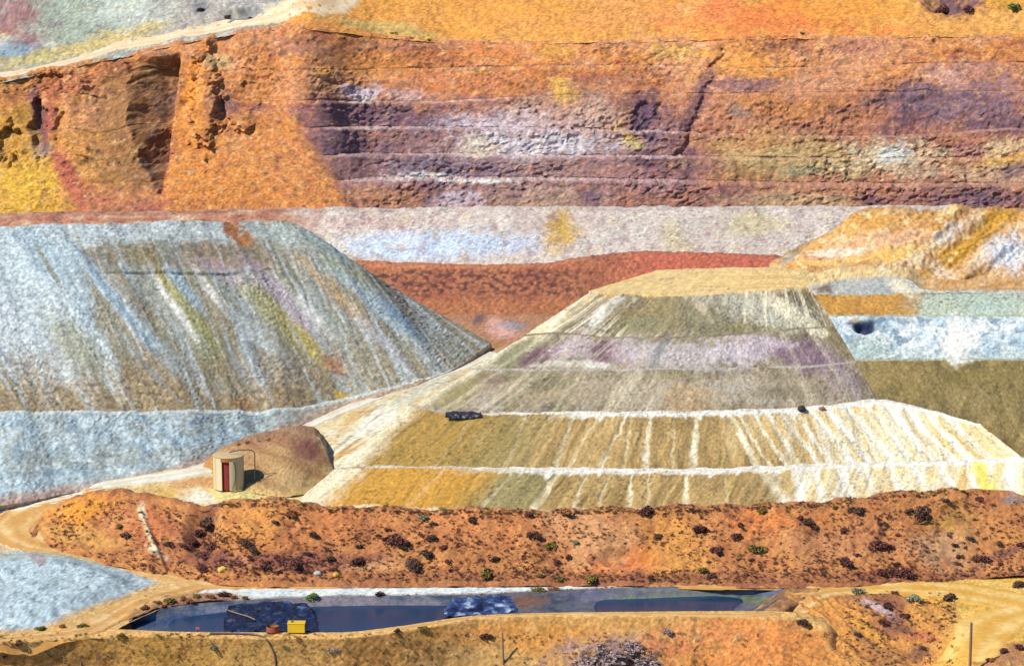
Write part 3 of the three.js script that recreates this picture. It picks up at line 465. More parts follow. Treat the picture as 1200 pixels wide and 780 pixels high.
  const p2 = patches([
    [650, 372, 40, 10, -48, T.ivory, 0.85], [672, 362, 36, 5, -48, tone(186, 166, 120), 0.7], [708, 365, 30, 7, -45, T.white, 0.75], [625, 392, 30, 6, -45, T.cream, 0.8], [770, 368, 60, 26, 0, tone(152, 132, 88), 0.9], [830, 372, 40, 20, 0, tone(136, 128, 98), 0.8], [750, 380, 30, 12, 0, tone(140, 134, 96), 0.7], [890, 362, 60, 20, 15, tone(196, 190, 164), 0.85], [930, 368, 50, 8, 36, T.ivory, 0.8], [880, 385, 40, 6, 0, T.moss, 0.6], [820, 358, 5, 20, -36, tone(206, 186, 150), 0.7],
    [600, 412, 30, 20, -30, tone(130, 126, 88), 0.85], [638, 415, 30, 11, -25, tone(112, 78, 84), 0.95], [675, 410, 26, 16, 0, tone(206, 184, 182), 0.7], [712, 412, 26, 14, -20, tone(112, 76, 90), 0.9], [740, 415, 24, 16, 0, tone(196, 166, 170), 0.6], [800, 415, 60, 18, 0, tone(196, 184, 178), 0.8], [680, 428, 40, 5, 0, T.white, 0.6], [870, 412, 40, 18, 0, tone(206, 190, 192), 0.75], [930, 415, 46, 14, 18, tone(128, 98, 112), 0.85], [970, 420, 30, 12, 25, tone(146, 116, 128), 0.75], [900, 400, 50, 6, 10, T.lilac, 0.6], [775, 410, 6, 24, 30, T.slate, 0.5],
    [540, 465, 50, 18, -25, tone(150, 136, 86), 0.8], [575, 448, 12, 10, -20, tone(120, 92, 84), 0.8], [570, 468, 40, 12, -20, tone(186, 168, 150), 0.6], [640, 455, 70, 22, 0, tone(166, 146, 110), 0.8], [640, 448, 30, 10, 0, tone(120, 112, 78), 0.7], [760, 458, 90, 22, 0, tone(176, 158, 130), 0.8], [790, 440, 40, 6, 0, T.moss, 0.4], [870, 458, 60, 18, 0, tone(178, 166, 146), 0.75], [940, 455, 50, 16, 10, tone(164, 144, 116), 0.7], [990, 450, 30, 16, 30, tone(160, 140, 136), 0.7], [900, 462, 50, 8, 0, tone(130, 118, 84), 0.6], [810, 470, 30, 20, 0, tone(190, 150, 96), 0.5],
    [860, 327, 190, 14, 0, tone(240, 206, 136), 0.9, 0.1], [820, 335, 120, 5, -6, tone(228, 180, 96), 0.6], [900, 322, 60, 4, -4, tone(232, 186, 106), 0.5],
  ]);
  loft({
    key: 'upper_mound', parent: mound, split: true, nu: 560, ends: [26, 4], drop: 1.2,
    rows: [
      { x: [474, 1044], line: [[474, 484], [530, 486], [800, 484], [940, 481], [1044, 474]], y: 16.3 },
      { x: [551, 1014], line: [[551, 433], [620, 435], [800, 433.5], [940, 431], [1014, 424]], slope: 0.68, n: 58, part: 'terrace_face' },
      { ledge: 1.3, n: 3, part: 'terrace_bench', open: 1 },
      { x: [614, 984], line: [[614, 394], [650, 391], [700, 396], [780, 397], [870, 392], [984, 383]], slope: 0.7, n: 46, part: 'terrace_face' },
      { ledge: 1.3, n: 3, part: 'terrace_bench', open: 1 },
      { x: [690, 957], line: [[690, 343], [720, 345], [800, 347.5], [860, 343], [957, 335]], slope: 0.7, n: 54, part: 'terrace_face' },
      { ledge: 1.2, tilt: 0.06, n: 3, part: 'plateau', open: 1 },
      { x: [770, 966], line: [[770, 317], [850, 313], [930, 313.5], [966, 315]], slope: 0.012, n: 28, part: 'plateau', open: 1 },
      { ledge: 20, tilt: -0.5, n: 6, part: 'plateau', open: 1 },
    ],
    disp: g => {
      if (g.band === 2 || g.band === 4 || g.band > 5) return 0.12 * fbm(g.x * 0.4, g.z * 0.3, 3);
      const r = g.r + 14 * fbm(g.x * 0.05, g.w * 0.07 + g.band * 5, 3), gl = Math.abs(n2(r * 0.022, g.w * 0.014 + g.band * 7.7)), gl2 = Math.abs(n2(r * 0.06 + 40, g.w * 0.03 + g.band * 3.3));
      return 0.2 * Math.min(gl, 0.22) + 0.03 * Math.min(gl2, 0.3) - 0.05 + 0.18 * fbm(g.x * 0.6, g.w * 0.6, 3) + 0.7 * fbm(g.r * 0.015, 3 + g.band, 2) + 0.07 * n2(g.x * 2.2, g.w * 2.2);
    },
    paint: g => {
      const r = g.r + 14 * fbm(g.x * 0.05, g.w * 0.07 + g.band * 5, 3), s = fbm(g.x * 0.14, g.w * 0.16 + g.band * 9, 5);
      const c = ramp(0.5 + 0.9 * s, [tone(118, 104, 72), tone(140, 124, 92), tone(164, 146, 116), tone(150, 138, 118)]);
      if (g.band === 1 || g.band === 3 || g.band === 5) {
        mixTo(c, tone(196, 184, 164), 0.5 * sst(0.12, 0.4, fbm(r * 0.06 + 90, g.w * 0.12 + g.band * 4, 5)));
        mixTo(c, tone(104, 92, 70), 0.6 * sst(0.1, 0.4, fbm(g.x * 0.25 + 190, g.w * 0.3 + g.band, 5)));
        mixTo(c, T.ivory, 0.6 * sst(0.08, 0.0, Math.abs(n2(r * 0.022, g.w * 0.014 + g.band * 7.7))) * (g.band === 5 ? 0.9 : 0.25));
        mixTo(c, tone(84, 72, 60), 0.55 * sst(0.18, 0.42, fbm(g.x * 0.5 + 30, g.w * 0.35 + g.band, 4))); mixTo(c, tone(214, 200, 178), 0.35 * sst(0.18, 0.45, fbm(g.x * 0.45 + 330, g.w * 0.35, 4))); p2(c, g); mixTo(c, T.ivory, (g.band === 5 ? 0.75 : 0.25) * sst(0.0, 0.3, fbm(r * 0.09, g.w * 0.03, 4)) * (sst(720, 690, g.a - (345 - g.b) * -0.6) + sst(850, 900, g.a - (g.b - 345) * 0.5)));
        mixTo(c, T.ivory, 0.7 * sst(0.035, 0.0, g.u + 0.02 * s) + 0.5 * sst(0.975, 1.0, g.u + 0.01 * s));
      } else if (g.band === 2) mixTo(c, tone(206, 196, 180), 0.6);
      else if (g.band > 5) { p2(c, g); mixTo(c, tone(240, 204, 132), 0.85); mixTo(c, tone(216, 164, 84), 0.5 * sst(0.0, 0.4, fbm(g.x * 0.06, g.z * 0.25, 4))); }
      return speckle(speckle(c, g.x * 0.9, g.w * 0.7, 0.16), g.x * 1.9, g.w * 1.9, 0.18);
    },
  });
}

// ------------------------------------------------------------------ terraces and hill on the right
{
  const p = patches([
    [1140, 358, 70, 14, 0, tone(176, 192, 172), 0.9, 0.1], [1110, 360, 26, 10, 0, tone(186, 186, 156), 0.6], [1012, 336, 40, 9, 0, tone(170, 170, 162), 0.9], [1055, 335, 26, 8, 40, tone(232, 216, 180), 0.8], [965, 340, 10, 5, 0, T.umber, 0.8],
    [1010, 382, 18, 6, 12, T.navy, 0.95, 0.25], [1018, 384, 6, 12, 30, T.navy, 0.95, 0.25], [1003, 374, 7, 4, 0, T.khaki, 0.6], [1055, 375, 20, 4, 0, T.slate, 0.5], [1020, 408, 30, 12, 0, tone(170, 184, 172), 0.8], [1120, 395, 12, 22, 0, T.white, 0.8], [1130, 400, 18, 22, 20, T.white, 0.7],
    [1050, 440, 40, 14, 0, tone(150, 124, 70), 0.5], [1160, 440, 50, 10, 0, tone(140, 120, 62), 0.5],
  ]);
  const wall = new THREE.Group(); wall.name = 'side_terraces'; scene.add(wall);
  wall.userData = { kind: 'structure', label: 'olive, pale blue and ochre stepped terraces on the right', category: 'terraces' };
  loft({
    key: 'side_terraces', parent: wall, split: true, nu: 320,
    rows: [
      { x: [1090, 1380], line: 560, d: 363.5 },
      { x: [1002, 1380], line: [[925, 424], [1010, 423], [1380, 424]], slope: 0.8, n: 90, part: 'terrace_face' },
      { ledge: 1.6, n: 3, part: 'terrace_bench', open: 1 },
      { x: [972, 1380], line: [[925, 372], [1070, 371], [1380, 372]], slope: 0.9, n: 56, part: 'terrace_face' },
      { ledge: 1.4, n: 3, part: 'terrace_bench', open: 1 },
      { x: [954, 1380], line: [[925, 345], [1070, 345], [1380, 346]], slope: 0.9, n: 28, part: 'terrace_face' },
      { ledge: 0.8, n: 3, part: 'terrace_bench', open: 1 },
      { x: [946, 1380], line: [[925, 337], [960, 335], [990, 329], [1040, 326], [1064, 329], [1085, 341], [1380, 342]], slope: 0.8, n: 24, part: 'terrace_face' },
      { ledge: 12, tilt: 0.01, n: 6, part: 'terrace_bench', open: 1 },
      { ledge: 6, tilt: 0.0, n: 5, part: 'talus', open: 1 },
    ],
    disp: g => 0.22 * fbm(g.x * 0.5, g.w * 0.5, 4) + 0.3 * fbm(g.x * 0.1, g.w * 0.05 + g.band, 3) + (g.band > 8 ? 0.9 * fbm(g.x * 0.16, g.z * 0.16, 4) : 0) + 0.06 * n2(g.x * 1.3, g.w * 1.3) * (g.band === 3 ? 1.4 : 0.7) - 1.6 * sst(1.1, 0.3, Math.hypot((g.a - 1014) / 15, (g.b - 384) / 8)),
    paint: g => {
      const s = fbm(g.x * 0.25, g.w * 0.2 + g.band * 5, 4); let c;
      if (g.band === 1) { c = ramp(0.5 + 0.9 * s, [tone(112, 96, 50), tone(126, 108, 58), tone(146, 124, 72), tone(120, 108, 66)]); mixTo(c, tone(166, 138, 84), 0.45 * sst(0.1, 0.4, fbm(g.x * 0.5 + 9, g.w * 0.3, 3))); }
      else if (g.band === 3) { c = ramp(0.5 + 0.9 * s, [tone(160, 182, 190), tone(190, 204, 206), tone(226, 228, 222), tone(184, 200, 204)]); mixTo(c, tone(112, 138, 150), 0.85 * sst(0.02, 0.3, fbm(g.x * 0.45 + 9, g.w * 0.5, 5))); mixTo(c, tone(170, 184, 172), 0.6 * sst(404, 418, g.b + 8 * s)); }
      else if (g.band === 7) { c = ramp(0.5 + s, [tone(150, 150, 144), tone(186, 182, 168), tone(214, 204, 176)]); }
      else c = ramp(0.5 + s, [tone(170, 172, 150), tone(196, 190, 160)]);
      if (g.band === 2) mixTo(c, tone(170, 164, 124), 0.7); if (g.band > 8 || (g.band > 7 && g.a > 1080 + 8 * s)) { c = ramp(0.5 + 1.1 * fbm(g.x * 0.2, g.z * 0.2, 5), [tone(186, 132, 62), tone(206, 152, 84), tone(222, 178, 124), tone(212, 160, 84)]); } else if (g.band > 7) { mixTo(c, tone(236, 200, 130), 0.9); mixTo(c, tone(212, 160, 84), 0.5 * sst(0.0, 0.4, fbm(g.x * 0.06, g.z * 0.25, 4))); }
      if (g.band === 5) mixTo(c, ramp(0.5 + s, [tone(166, 112, 40), tone(190, 134, 48), tone(206, 150, 62)]), 0.95 * sst(1084, 1076, g.a + 6 * s)); if (g.band === 1) { mixTo(c, tone(92, 78, 44), 0.5 * sst(0.05, 0.35, fbm(g.x * 0.35 + 70, g.w * 0.12, 5))); mixTo(c, tone(164, 140, 88), 0.5 * sst(0.1, 0.4, fbm(g.x * 0.6 + 170, g.w * 0.2, 4))); }
      p(c, g); return speckle(c, g.x * 1.7, g.w * 1.7, 0.22);
    },
  });
  const q = patches([
    [940, 292, 30, 9, -36, tone(140, 112, 52), 0.9], [1000, 270, 46, 12, -34, tone(206, 152, 66), 0.85], [1060, 264, 60, 12, 0, tone(206, 150, 72), 0.8], [1030, 290, 60, 14, -14, tone(214, 164, 124), 0.7], [1130, 290, 66, 13, -38, tone(192, 138, 36), 0.97, 0.2], [1170, 262, 30, 14, -30, tone(196, 142, 40), 0.9], [1100, 285, 40, 7, -36, tone(214, 200, 184), 0.85], [1180, 300, 26, 26, -30, tone(206, 212, 218), 0.9, 0.2], [1150, 310, 30, 8, -38, tone(214, 192, 170), 0.7], [1000, 312, 60, 5, -3, tone(220, 186, 110), 0.7], [960, 318, 50, 6, 0, tone(206, 142, 60), 0.7], [990, 300, 34, 4, -5, T.white, 0.5], [1130, 330, 50, 12, -20, tone(200, 150, 70), 0.8], [1110, 325, 24, 8, 40, tone(226, 206, 180), 0.6], [1185, 335, 30, 8, 0, tone(196, 146, 72), 0.8], [930, 308, 14, 5, -20, T.grey, 0.7], [1110, 256, 14, 8, 0, T.cream, 0.6], [1060, 300, 60, 8, -8, T.gold, 0.6],
  ]);
  loft({
    name: 'ochre_hill', label: 'ochre and pink hill of loose spoil above the right terraces', category: 'hill', nu: 380, ends: [14, 0], drop: 0.3,
    rows: [
      { x: [902, 1380], line: [[902, 321], [960, 326], [1040, 332], [1100, 345], [1380, 350]], d: [[902, 428], [960, 416], [1040, 406], [1100, 403], [1380, 402]] },
      { x: [908, 1380], line: [[908, 312], [940, 297], [975, 276], [1010, 255], [1060, 250], [1110, 254], [1160, 249], [1200, 247], [1380, 240]], slope: 0.66, n: 100 },
      { ledge: 10, tilt: -0.1, n: 4 }, { ledge: 14, tilt: -0.7, n: 4 },
    ],
    disp: g => 0.35 * fbm(g.x * 0.35, g.w * 0.35, 4) + 1.8 * fbm((g.a + g.b * 1.2) * 0.02, g.w * 0.03, 3) + 0.8 * ridge((g.a * 0.6 + g.b) * 0.035, (g.a - g.b) * 0.008, 2) + 0.25 * n2(g.x * 1.4, g.w * 1.4),
    paint: g => {
      const s = fbm((g.a * 0.6 + g.b) * 0.05, (g.a - g.b) * 0.015, 4), c = ramp(0.5 + 0.9 * s, [tone(196, 138, 64), tone(212, 158, 88), tone(216, 174, 126), tone(226, 196, 150)]);
      q(c, g); mixTo(c, T.cream, 0.5 * sst(0.15, 0.4, fbm(g.x * 0.5, g.w * 0.5, 3))); mixTo(c, tone(170, 110, 60), 0.45 * sst(0.15, 0.4, fbm(g.x * 0.45 + 60, g.w * 0.6, 3)));
      return speckle(c, g.x * 1.7, g.w * 1.7, 0.26);
    },
  });
}

// ------------------------------------------------------------------ knoll behind the tank
loft({
  name: 'brown_knoll', label: 'smooth brown knoll rising behind the round tank', category: 'knoll', nu: 170,
  rows: [
    { x: [225, 402], line: [[225, 560], [260, 566], [290, 576], [340, 582], [380, 572], [402, 562]], y: 6.9 },
    { x: [236, 392], line: [[236, 548], [250, 533], [268, 525], [300, 516], [330, 510], [350, 506], [368, 508], [380, 522], [392, 552]], slope: 0.3, n: 60 },
    { ledge: 8, tilt: -0.1, n: 4 }, { ledge: 12, tilt: -0.4, n: 4 },
  ],
  disp: g => 0.5 * fbm(g.x * 0.2, g.w * 0.2, 3) + 0.1 * fbm(g.x, g.w, 3),
  paint: g => {
    const s = fbm((g.a * 0.5 - g.b) * 0.05, g.w * 0.12, 4), c = ramp(0.5 + s, [tone(150, 106, 62), tone(176, 136, 84), tone(190, 154, 104)]);
    mixTo(c, tone(134, 76, 66), 0.75 * sst(0.7, 0.1, Math.hypot((g.a - 360) / 44, (g.b - 530) / 30)) + 0.4 * sst(530, 515, g.b)); mixTo(c, tone(206, 140, 66), 0.7 * sst(262, 244, g.a)); mixTo(c, tone(196, 170, 110), 0.5 * sst(555, 578, g.b + 10 * s));
    mixTo(c, tone(228, 206, 150), 0.85 * sst(376, 394, g.a - Math.max(0, 540 - g.b) * -0.2 + 12 * s)); mixTo(c, tone(214, 170, 100), 0.8 * sst(570, 582, g.b + 10 * s));
    return speckle(c, g.x * 2, g.w * 2, 0.2);
  },
});

// ------------------------------------------------------------------ low ground on the left, with the pale blue apron
const apronEdge = [[-200, 650], [0, 646], [40, 641], [70, 643], [110, 656], [150, 669], [195, 684]];
loft({
  name: 'left_ground', label: 'pale blue tailings apron and bare earth at the lower left', category: 'ground', nu: 360,
  rows: [
    { x: [-200, 118], line: [[-200, 752], [118, 748]], y: 0.1 }, { x: [-200, 150], line: [[-200, 742], [150, 730]], y: 0.15, n: 16 }, { x: [-200, 245], line: [[-200, 690], [245, 688]], y: a => 0.9 - 0.5 * sst(100, 240, a), n: 56 }, { x: [-200, 250], line: 645, y: a => 2.2 - 0.6 * sst(60, 200, a), n: 50 },
    { x: [-200, 260], line: 612, y: 4.1, n: 34 }, { x: [-200, 280], line: 590, y: 5.6, n: 24 }, { x: [-200, 320], line: 562, y: 6.9, n: 24 },
  ],
  disp: g => { const apron = g.b > along(apronEdge, g.a) ? 1 : 0; const bulge = sst(along(apronEdge, g.a), along(apronEdge, g.a) + 30, g.b) * sst(742, 715, g.b + Math.max(0, g.a - 60) * 0.4) * sst(190, 120, g.a + Math.max(0, g.b - 690) * 0.9); return 0.14 * fbm(g.x * 0.6, g.z * 0.5, 4) + 1.6 * bulge + apron * bulge * 0.2 * fbm(g.x * 0.6, g.z * 0.35, 3); },
  paint: g => {
    const s = fbm(g.x * 0.2, g.z * 0.12, 4), c = ramp(0.5 + s, [tone(206, 150, 78), tone(222, 176, 104), tone(226, 194, 134)]);
    const low = 739 - Math.max(0, g.a - 45) * 0.40, ap = sst(along(apronEdge, g.a) - 1, along(apronEdge, g.a) + 4, g.b + 3 * s) * sst(low + 3, low - 4, g.b + 4 * s);
    const blue = ramp(0.5 + 0.9 * fbm(g.x * 0.3, g.z * 0.22, 4), [tone(160, 176, 172), tone(178, 194, 194), tone(190, 206, 206), tone(208, 218, 214)]);
    mixTo(blue, tone(126, 146, 152), 0.75 * sst(0.08, 0.3, fbm(g.x * 0.7 + 4, g.z * 0.32, 4))); mixTo(blue, tone(176, 184, 164), 0.8 * sst(672, 655, g.b + 10 * s)); mixTo(blue, tone(166, 140, 132), 0.7 * sst(1.1, 0.5, Math.hypot((g.a - 42 - (g.b - 660) * 0.5) / 11, (g.b - 662) / 18)));
    mixTo(c, blue, ap); if (ap < 0.5 && g.b > 600 && g.b < 646 && g.a < 60) mixTo(c, tone(226, 206, 170), 0.5);
    return speckle(speckle(c, g.x * 1.5, g.z * 0.7, 0.22), g.x * 3.1, g.z * 1.6, 0.2);
  },
});

// ------------------------------------------------------------------ orange bank with shrubs
const bankTop = [[34, 630], [48, 606], [66, 596], [90, 586], [140, 580], [200, 588], [240, 594], [290, 592], [330, 593], [400, 598], [560, 601], [700, 601], [820, 598.5], [900, 596], [960, 591], [1020, 587], [1060, 583], [1110, 579], [1150, 577], [1200, 583], [1380, 590]];
const bankFoot = [[44, 636], [80, 650], [130, 662], [200, 676], [250, 684], [320, 687], [700, 685], [960, 686], [1080, 680], [1200, 674], [1380, 672]];
{
  const p = patches([
    [100, 598, 50, 16, 0, tone(228, 150, 46), 0.9], [150, 610, 34, 20, 0, tone(198, 122, 70), 0.7], [185, 620, 24, 26, 0, tone(194, 112, 62), 0.8], [90, 630, 50, 14, 14, tone(206, 148, 70), 0.8], [230, 632, 28, 34, 0, tone(118, 62, 50), 0.7], [245, 600, 16, 10, 0, tone(84, 44, 40), 0.7], [290, 610, 50, 26, 0, tone(214, 144, 66), 0.8], [340, 660, 130, 12, 0, tone(118, 60, 58), 0.75], [300, 640, 40, 14, 0, tone(206, 130, 62), 0.6], [385, 610, 40, 22, -20, tone(206, 124, 64), 0.7],
    [175, 625, 4, 34, -22, tone(226, 200, 150), 0.85, 0.5], [168, 600, 4, 12, 0, T.ivory, 0.8], [186, 648, 10, 6, 20, T.ivory, 0.7], [440, 665, 40, 8, 0, tone(222, 160, 100), 0.7], [735, 655, 40, 15, 0, tone(214, 116, 48), 0.9], [735, 668, 44, 10, 0, tone(224, 132, 72), 0.8], [690, 630, 50, 30, 20, tone(204, 150, 100), 0.7], [790, 640, 40, 40, 0, tone(218, 150, 66), 0.7], [560, 620, 90, 24, 0, tone(218, 138, 76), 0.6], [900, 615, 50, 16, 0, tone(216, 124, 58), 0.7], [1110, 620, 28, 26, 10, tone(190, 138, 62), 0.85], [1100, 645, 40, 20, 0, tone(186, 146, 110), 0.6], [1050, 672, 40, 5, 0, tone(120, 60, 50), 0.6], [1170, 655, 50, 6, -24, tone(110, 62, 64), 0.7], [1180, 668, 30, 10, 0, tone(214, 144, 78), 0.7], [1190, 588, 20, 6, 0, T.slate, 0.7], [820, 675, 80, 6, 0, tone(150, 96, 60), 0.5], [980, 640, 60, 20, 0, tone(196, 134, 84), 0.6],
  ]);
  const hollow = g => sst(1.1, 0.4, Math.hypot((g.a - 236) / 24, (g.b - 622) / 34));
  loft({
    name: 'orange_bank', label: 'long orange earth bank dotted with dark shrubs below the mound', category: 'bank', nu: 1000,
    rows: [
      { x: [36, 1380], line: bankFoot.map(([a, b]) => [a, b + 4]), y: [[36, 2.2], [80, 1.6], [200, 0.3], [260, 0.1], [1380, 0.1]] },
      { line: bankFoot, y: [[36, 2.6], [80, 2.0], [200, 0.6], [260, 0.45], [1380, 0.45]], n: 4 },
      { line: bankTop, slope: a => lerp(0.42, 0.6, sst(60, 300, a)), n: 104 }, { ledge: 1.4, n: 3, tilt: 0.0 }, { ledge: 5, n: 3, tilt: -0.25 },
    ],
    disp: g => {
      const gul = Math.abs(g.a - (166 + Math.max(0, g.b - 590) * 0.42));
      return 0.9 * fbm(g.x * 0.1, g.w * 0.08, 3) * sst(80, 130, g.a) + 0.6 * ridge(g.x * 0.13 + 0.5 * n2(g.w * 0.3, 2), g.w * 0.06, 3) + 0.2 * fbm(g.x * 0.8, g.w * 0.8, 4) + 0.05 * n2(g.x * 2.4, g.w * 2.4) - 1.8 * hollow(g) - 0.7 * sst(6, 1, gul) * sst(590, 605, g.b) - 0.9 * sst(1.1, 0.5, Math.hypot((g.a - 736) / 36, (g.b - 656) / 13));
    },
    paint: g => {
      const s = fbm(g.x * 0.12, g.w * 0.14, 4), c = ramp(0.5 + 0.85 * s, [tone(158, 96, 52), tone(182, 114, 60), tone(196, 128, 68), tone(202, 136, 64)]);
      p(c, g); mixTo(c, tone(222, 158, 92), 0.4 * sst(0.15, 0.45, fbm(g.x * 0.35, g.w * 0.35 + 8, 4))); mixTo(c, tone(146, 76, 44), 0.55 * sst(0.1, 0.4, fbm(g.x * 0.5 + 44, g.w * 0.5, 3)));
      const grit = fbm(g.x * 1.1 + 14, g.w * 1.1, 2); mixTo(c, tone(110, 60, 48), 0.6 * sst(0.25, 0.42, grit) * (0.3 + sst(-0.1, 0.3, fbm(g.x * 0.1, g.w * 0.1 + 77, 2)))); mixTo(c, tone(132, 72, 52), 0.5 * sst(668, 680, g.b + 8 * s) * sst(300, 420, g.a));
      return speckle(c, g.x * 1.8, g.w * 1.8, 0.16);
    },
  });
}

// ------------------------------------------------------------------ shelf by the pond, pond liner and water
const farRim = [[140, 733], [165, 722], [190, 713], [250, 706], [340, 701], [460, 698.5], [560, 697], [640, 692.5], [760, 688.5], [940, 685]];
const nearRim = [[140, 736], [165, 737], [220, 739], [400, 739.5], [460, 733.5], [560, 719.5], [650, 716.5], [900, 714.5], [940, 705]];
loft({
  name: 'pond_shelf', label: 'pale blue white tailings strip between orange bank and pond', category: 'ground', nu: 560,
  rows: [{ x: [150, 950], line: farRim, y: 0.2 }, { x: [160, 960], line: [[160, 712], [200, 695], [250, 694], [340, 693], [960, 684]], y: 0.35, n: 14 }, { x: [180, 980], line: [[180, 690], [250, 682], [980, 680]], y: 0.42, n: 14 }],
  disp: g => 0.1 * fbm(g.x * 0.6, g.z * 0.4, 4) + 0.5 * sst(290, 240, g.a) * sst(694, 702, g.b) * (0.6 + fbm(g.x * 0.4, g.z * 0.4, 3)),
  paint: g => {
    const s = fbm(g.x * 0.25, g.z * 0.2, 4), c = ramp(0.5 + s, [tone(196, 210, 206), tone(216, 224, 216), tone(232, 232, 220), tone(200, 214, 216)]);
    mixTo(c, tone(176, 120, 70), 0.9 * sst(300, 260, g.a + 14 * s) * sst(692, 697, g.b)); mixTo(c, tone(226, 186, 116), 0.9 * sst(890, 950, g.a)); mixTo(c, tone(136, 82, 66), 0.7 * sst(3.5, 1, g.b - along(farRim, g.a) < 0 ? along(farRim, g.a) - g.b + 2 * s : 0));
    return speckle(c, g.x * 1.6, g.z * 1.2, 0.16);
  },
});
{
  const plastic = new THREE.MeshPhysicalMaterial({ vertexColors: true, roughness: 0.42, clearcoat: 0.25, clearcoatRoughness: 0.3 });
  const p = patches([[230, 724, 60, 9, -6, tone(86, 102, 140), 0.8], [190, 728, 40, 6, -10, tone(56, 72, 110), 0.8], [260, 718, 30, 6, 0, tone(130, 128, 146), 0.7], [400, 705, 60, 6, 0, tone(136, 122, 126), 0.8], [470, 708, 60, 6, 0, tone(130, 114, 122), 0.7], [620, 706, 26, 9, 0, tone(136, 92, 60), 0.85], [800, 693, 110, 6, 0, tone(112, 110, 106), 0.8], [800, 702, 110, 5, 0, tone(122, 136, 96), 0.85], [900, 692, 30, 5, 0, tone(90, 126, 176), 0.6], [690, 700, 30, 8, 0, tone(110, 100, 124), 0.7]]);
  const divider = a => 0.75 * sst(560, 590, a) * sst(680, 640, a);
  loft({
    name: 'pond_end_bank', label: 'brown scrubby earth bank closing the right end of the pond', category: 'bank', nu: 40,
    rows: [{ x: [880, 936], line: 718, y: a => 0.02 - 1.3 * sst(912, 936, a) }, { x: [900, 948], line: 702, y: 0.12, n: 14 }, { x: [932, 968], line: 683, y: 0.36, n: 14 }],
    disp: g => 0.35 * Math.max(0, fbm(g.x * 0.5, g.z * 0.5, 3)) + 0.08 * fbm(g.x, g.z, 3), paint: g => speckle(ramp(0.5 + fbm(g.x * 0.5, g.z * 0.4, 4), [tone(120, 76, 50), tone(160, 108, 62), tone(206, 158, 92)]), g.x * 2, g.z * 2, 0.25),
  });
  loft({
    name: 'pond_liner', label: 'grey plastic liner on the banks of the narrow pond', category: 'pond liner', nu: 420, stones: 0.25, mat: plastic,
    rows: [
      { x: [150, 888], line: nearRim.map(([a, b]) => [a, b + 1]), y: 0.12 }, { x: [154, 884], line: nearRim.map(([a, b]) => [a, b + 8]), y: a => -0.9 + 1.0 * sst(840, 884, a), n: 6 },
      { x: [154, 920], line: farRim.map(([a, b]) => [a, b + clamp((a - 140) * 0.3, 3, 13) - 4 * sst(860, 930, a)]), y: a => -0.85 + divider(a) + 1.0 * sst(880, 920, a), n: 14 }, { x: [150, 938], line: farRim.map(([a, b]) => [a, b - 0.5]), y: 0.3, n: 16 },
    ],
    disp: g => 0.07 * fbm(g.x * 0.8, g.z * 0.8, 3) + 0.05 * ridge(g.x * 0.5, g.z * 0.3, 2),
    paint: g => { const s = fbm(g.x * 0.3, g.z * 0.6, 4), c = ramp(0.5 + s, [tone(62, 72, 88), tone(84, 92, 104), tone(112, 112, 114), tone(74, 88, 106)]); p(c, g); return speckle(c, g.x * 1.2, g.z * 1.6, 0.16); },
  });
  const water = new THREE.MeshPhysicalMaterial({ color: new THREE.Color(0.012, 0.030, 0.066), roughness: 0.22, metalness: 0, ior: 1.33 });
  const waterSheet = (name, label, x0, x1, level) => {
    const n = 80, P = [], idx = [];
    for (let i = 0; i <= n; i++) { const a = lerp(x0, x1, i / n), t = Math.sin(Math.PI * i / n) ** 0.2; const bn = along(nearRim, a) + 6, bf = along(farRim, a) + clamp((a - 140) * 0.3, 3, 12) - 4 * sst(860, 930, a) - 2; const mid = (bn + bf) / 2; P.push(...byHeight(a, lerp(mid, bn, t), level), ...byHeight(a, lerp(mid, bf, t), level)); if (i) { const e = i * 2; idx.push(e - 2, e, e - 1, e, e + 1, e - 1); } }
    const g = new THREE.BufferGeometry(); g.setAttribute('position', new THREE.Float32BufferAttribute(P, 3)); g.setIndex(idx); g.computeVertexNormals();
    const m = new THREE.Mesh(g, water); m.name = name; m.receiveShadow = true; m.userData = { kind: 'structure', label, category: 'water' }; scene.add(m);
  };
  waterSheet('pond_water', 'dark blue water in the left cell of the pond', 196, 578, -0.62);
  waterSheet('pond_water_001', 'dark water in the right cell of the pond, below the greenish liner', 696, 872, -0.78);
}

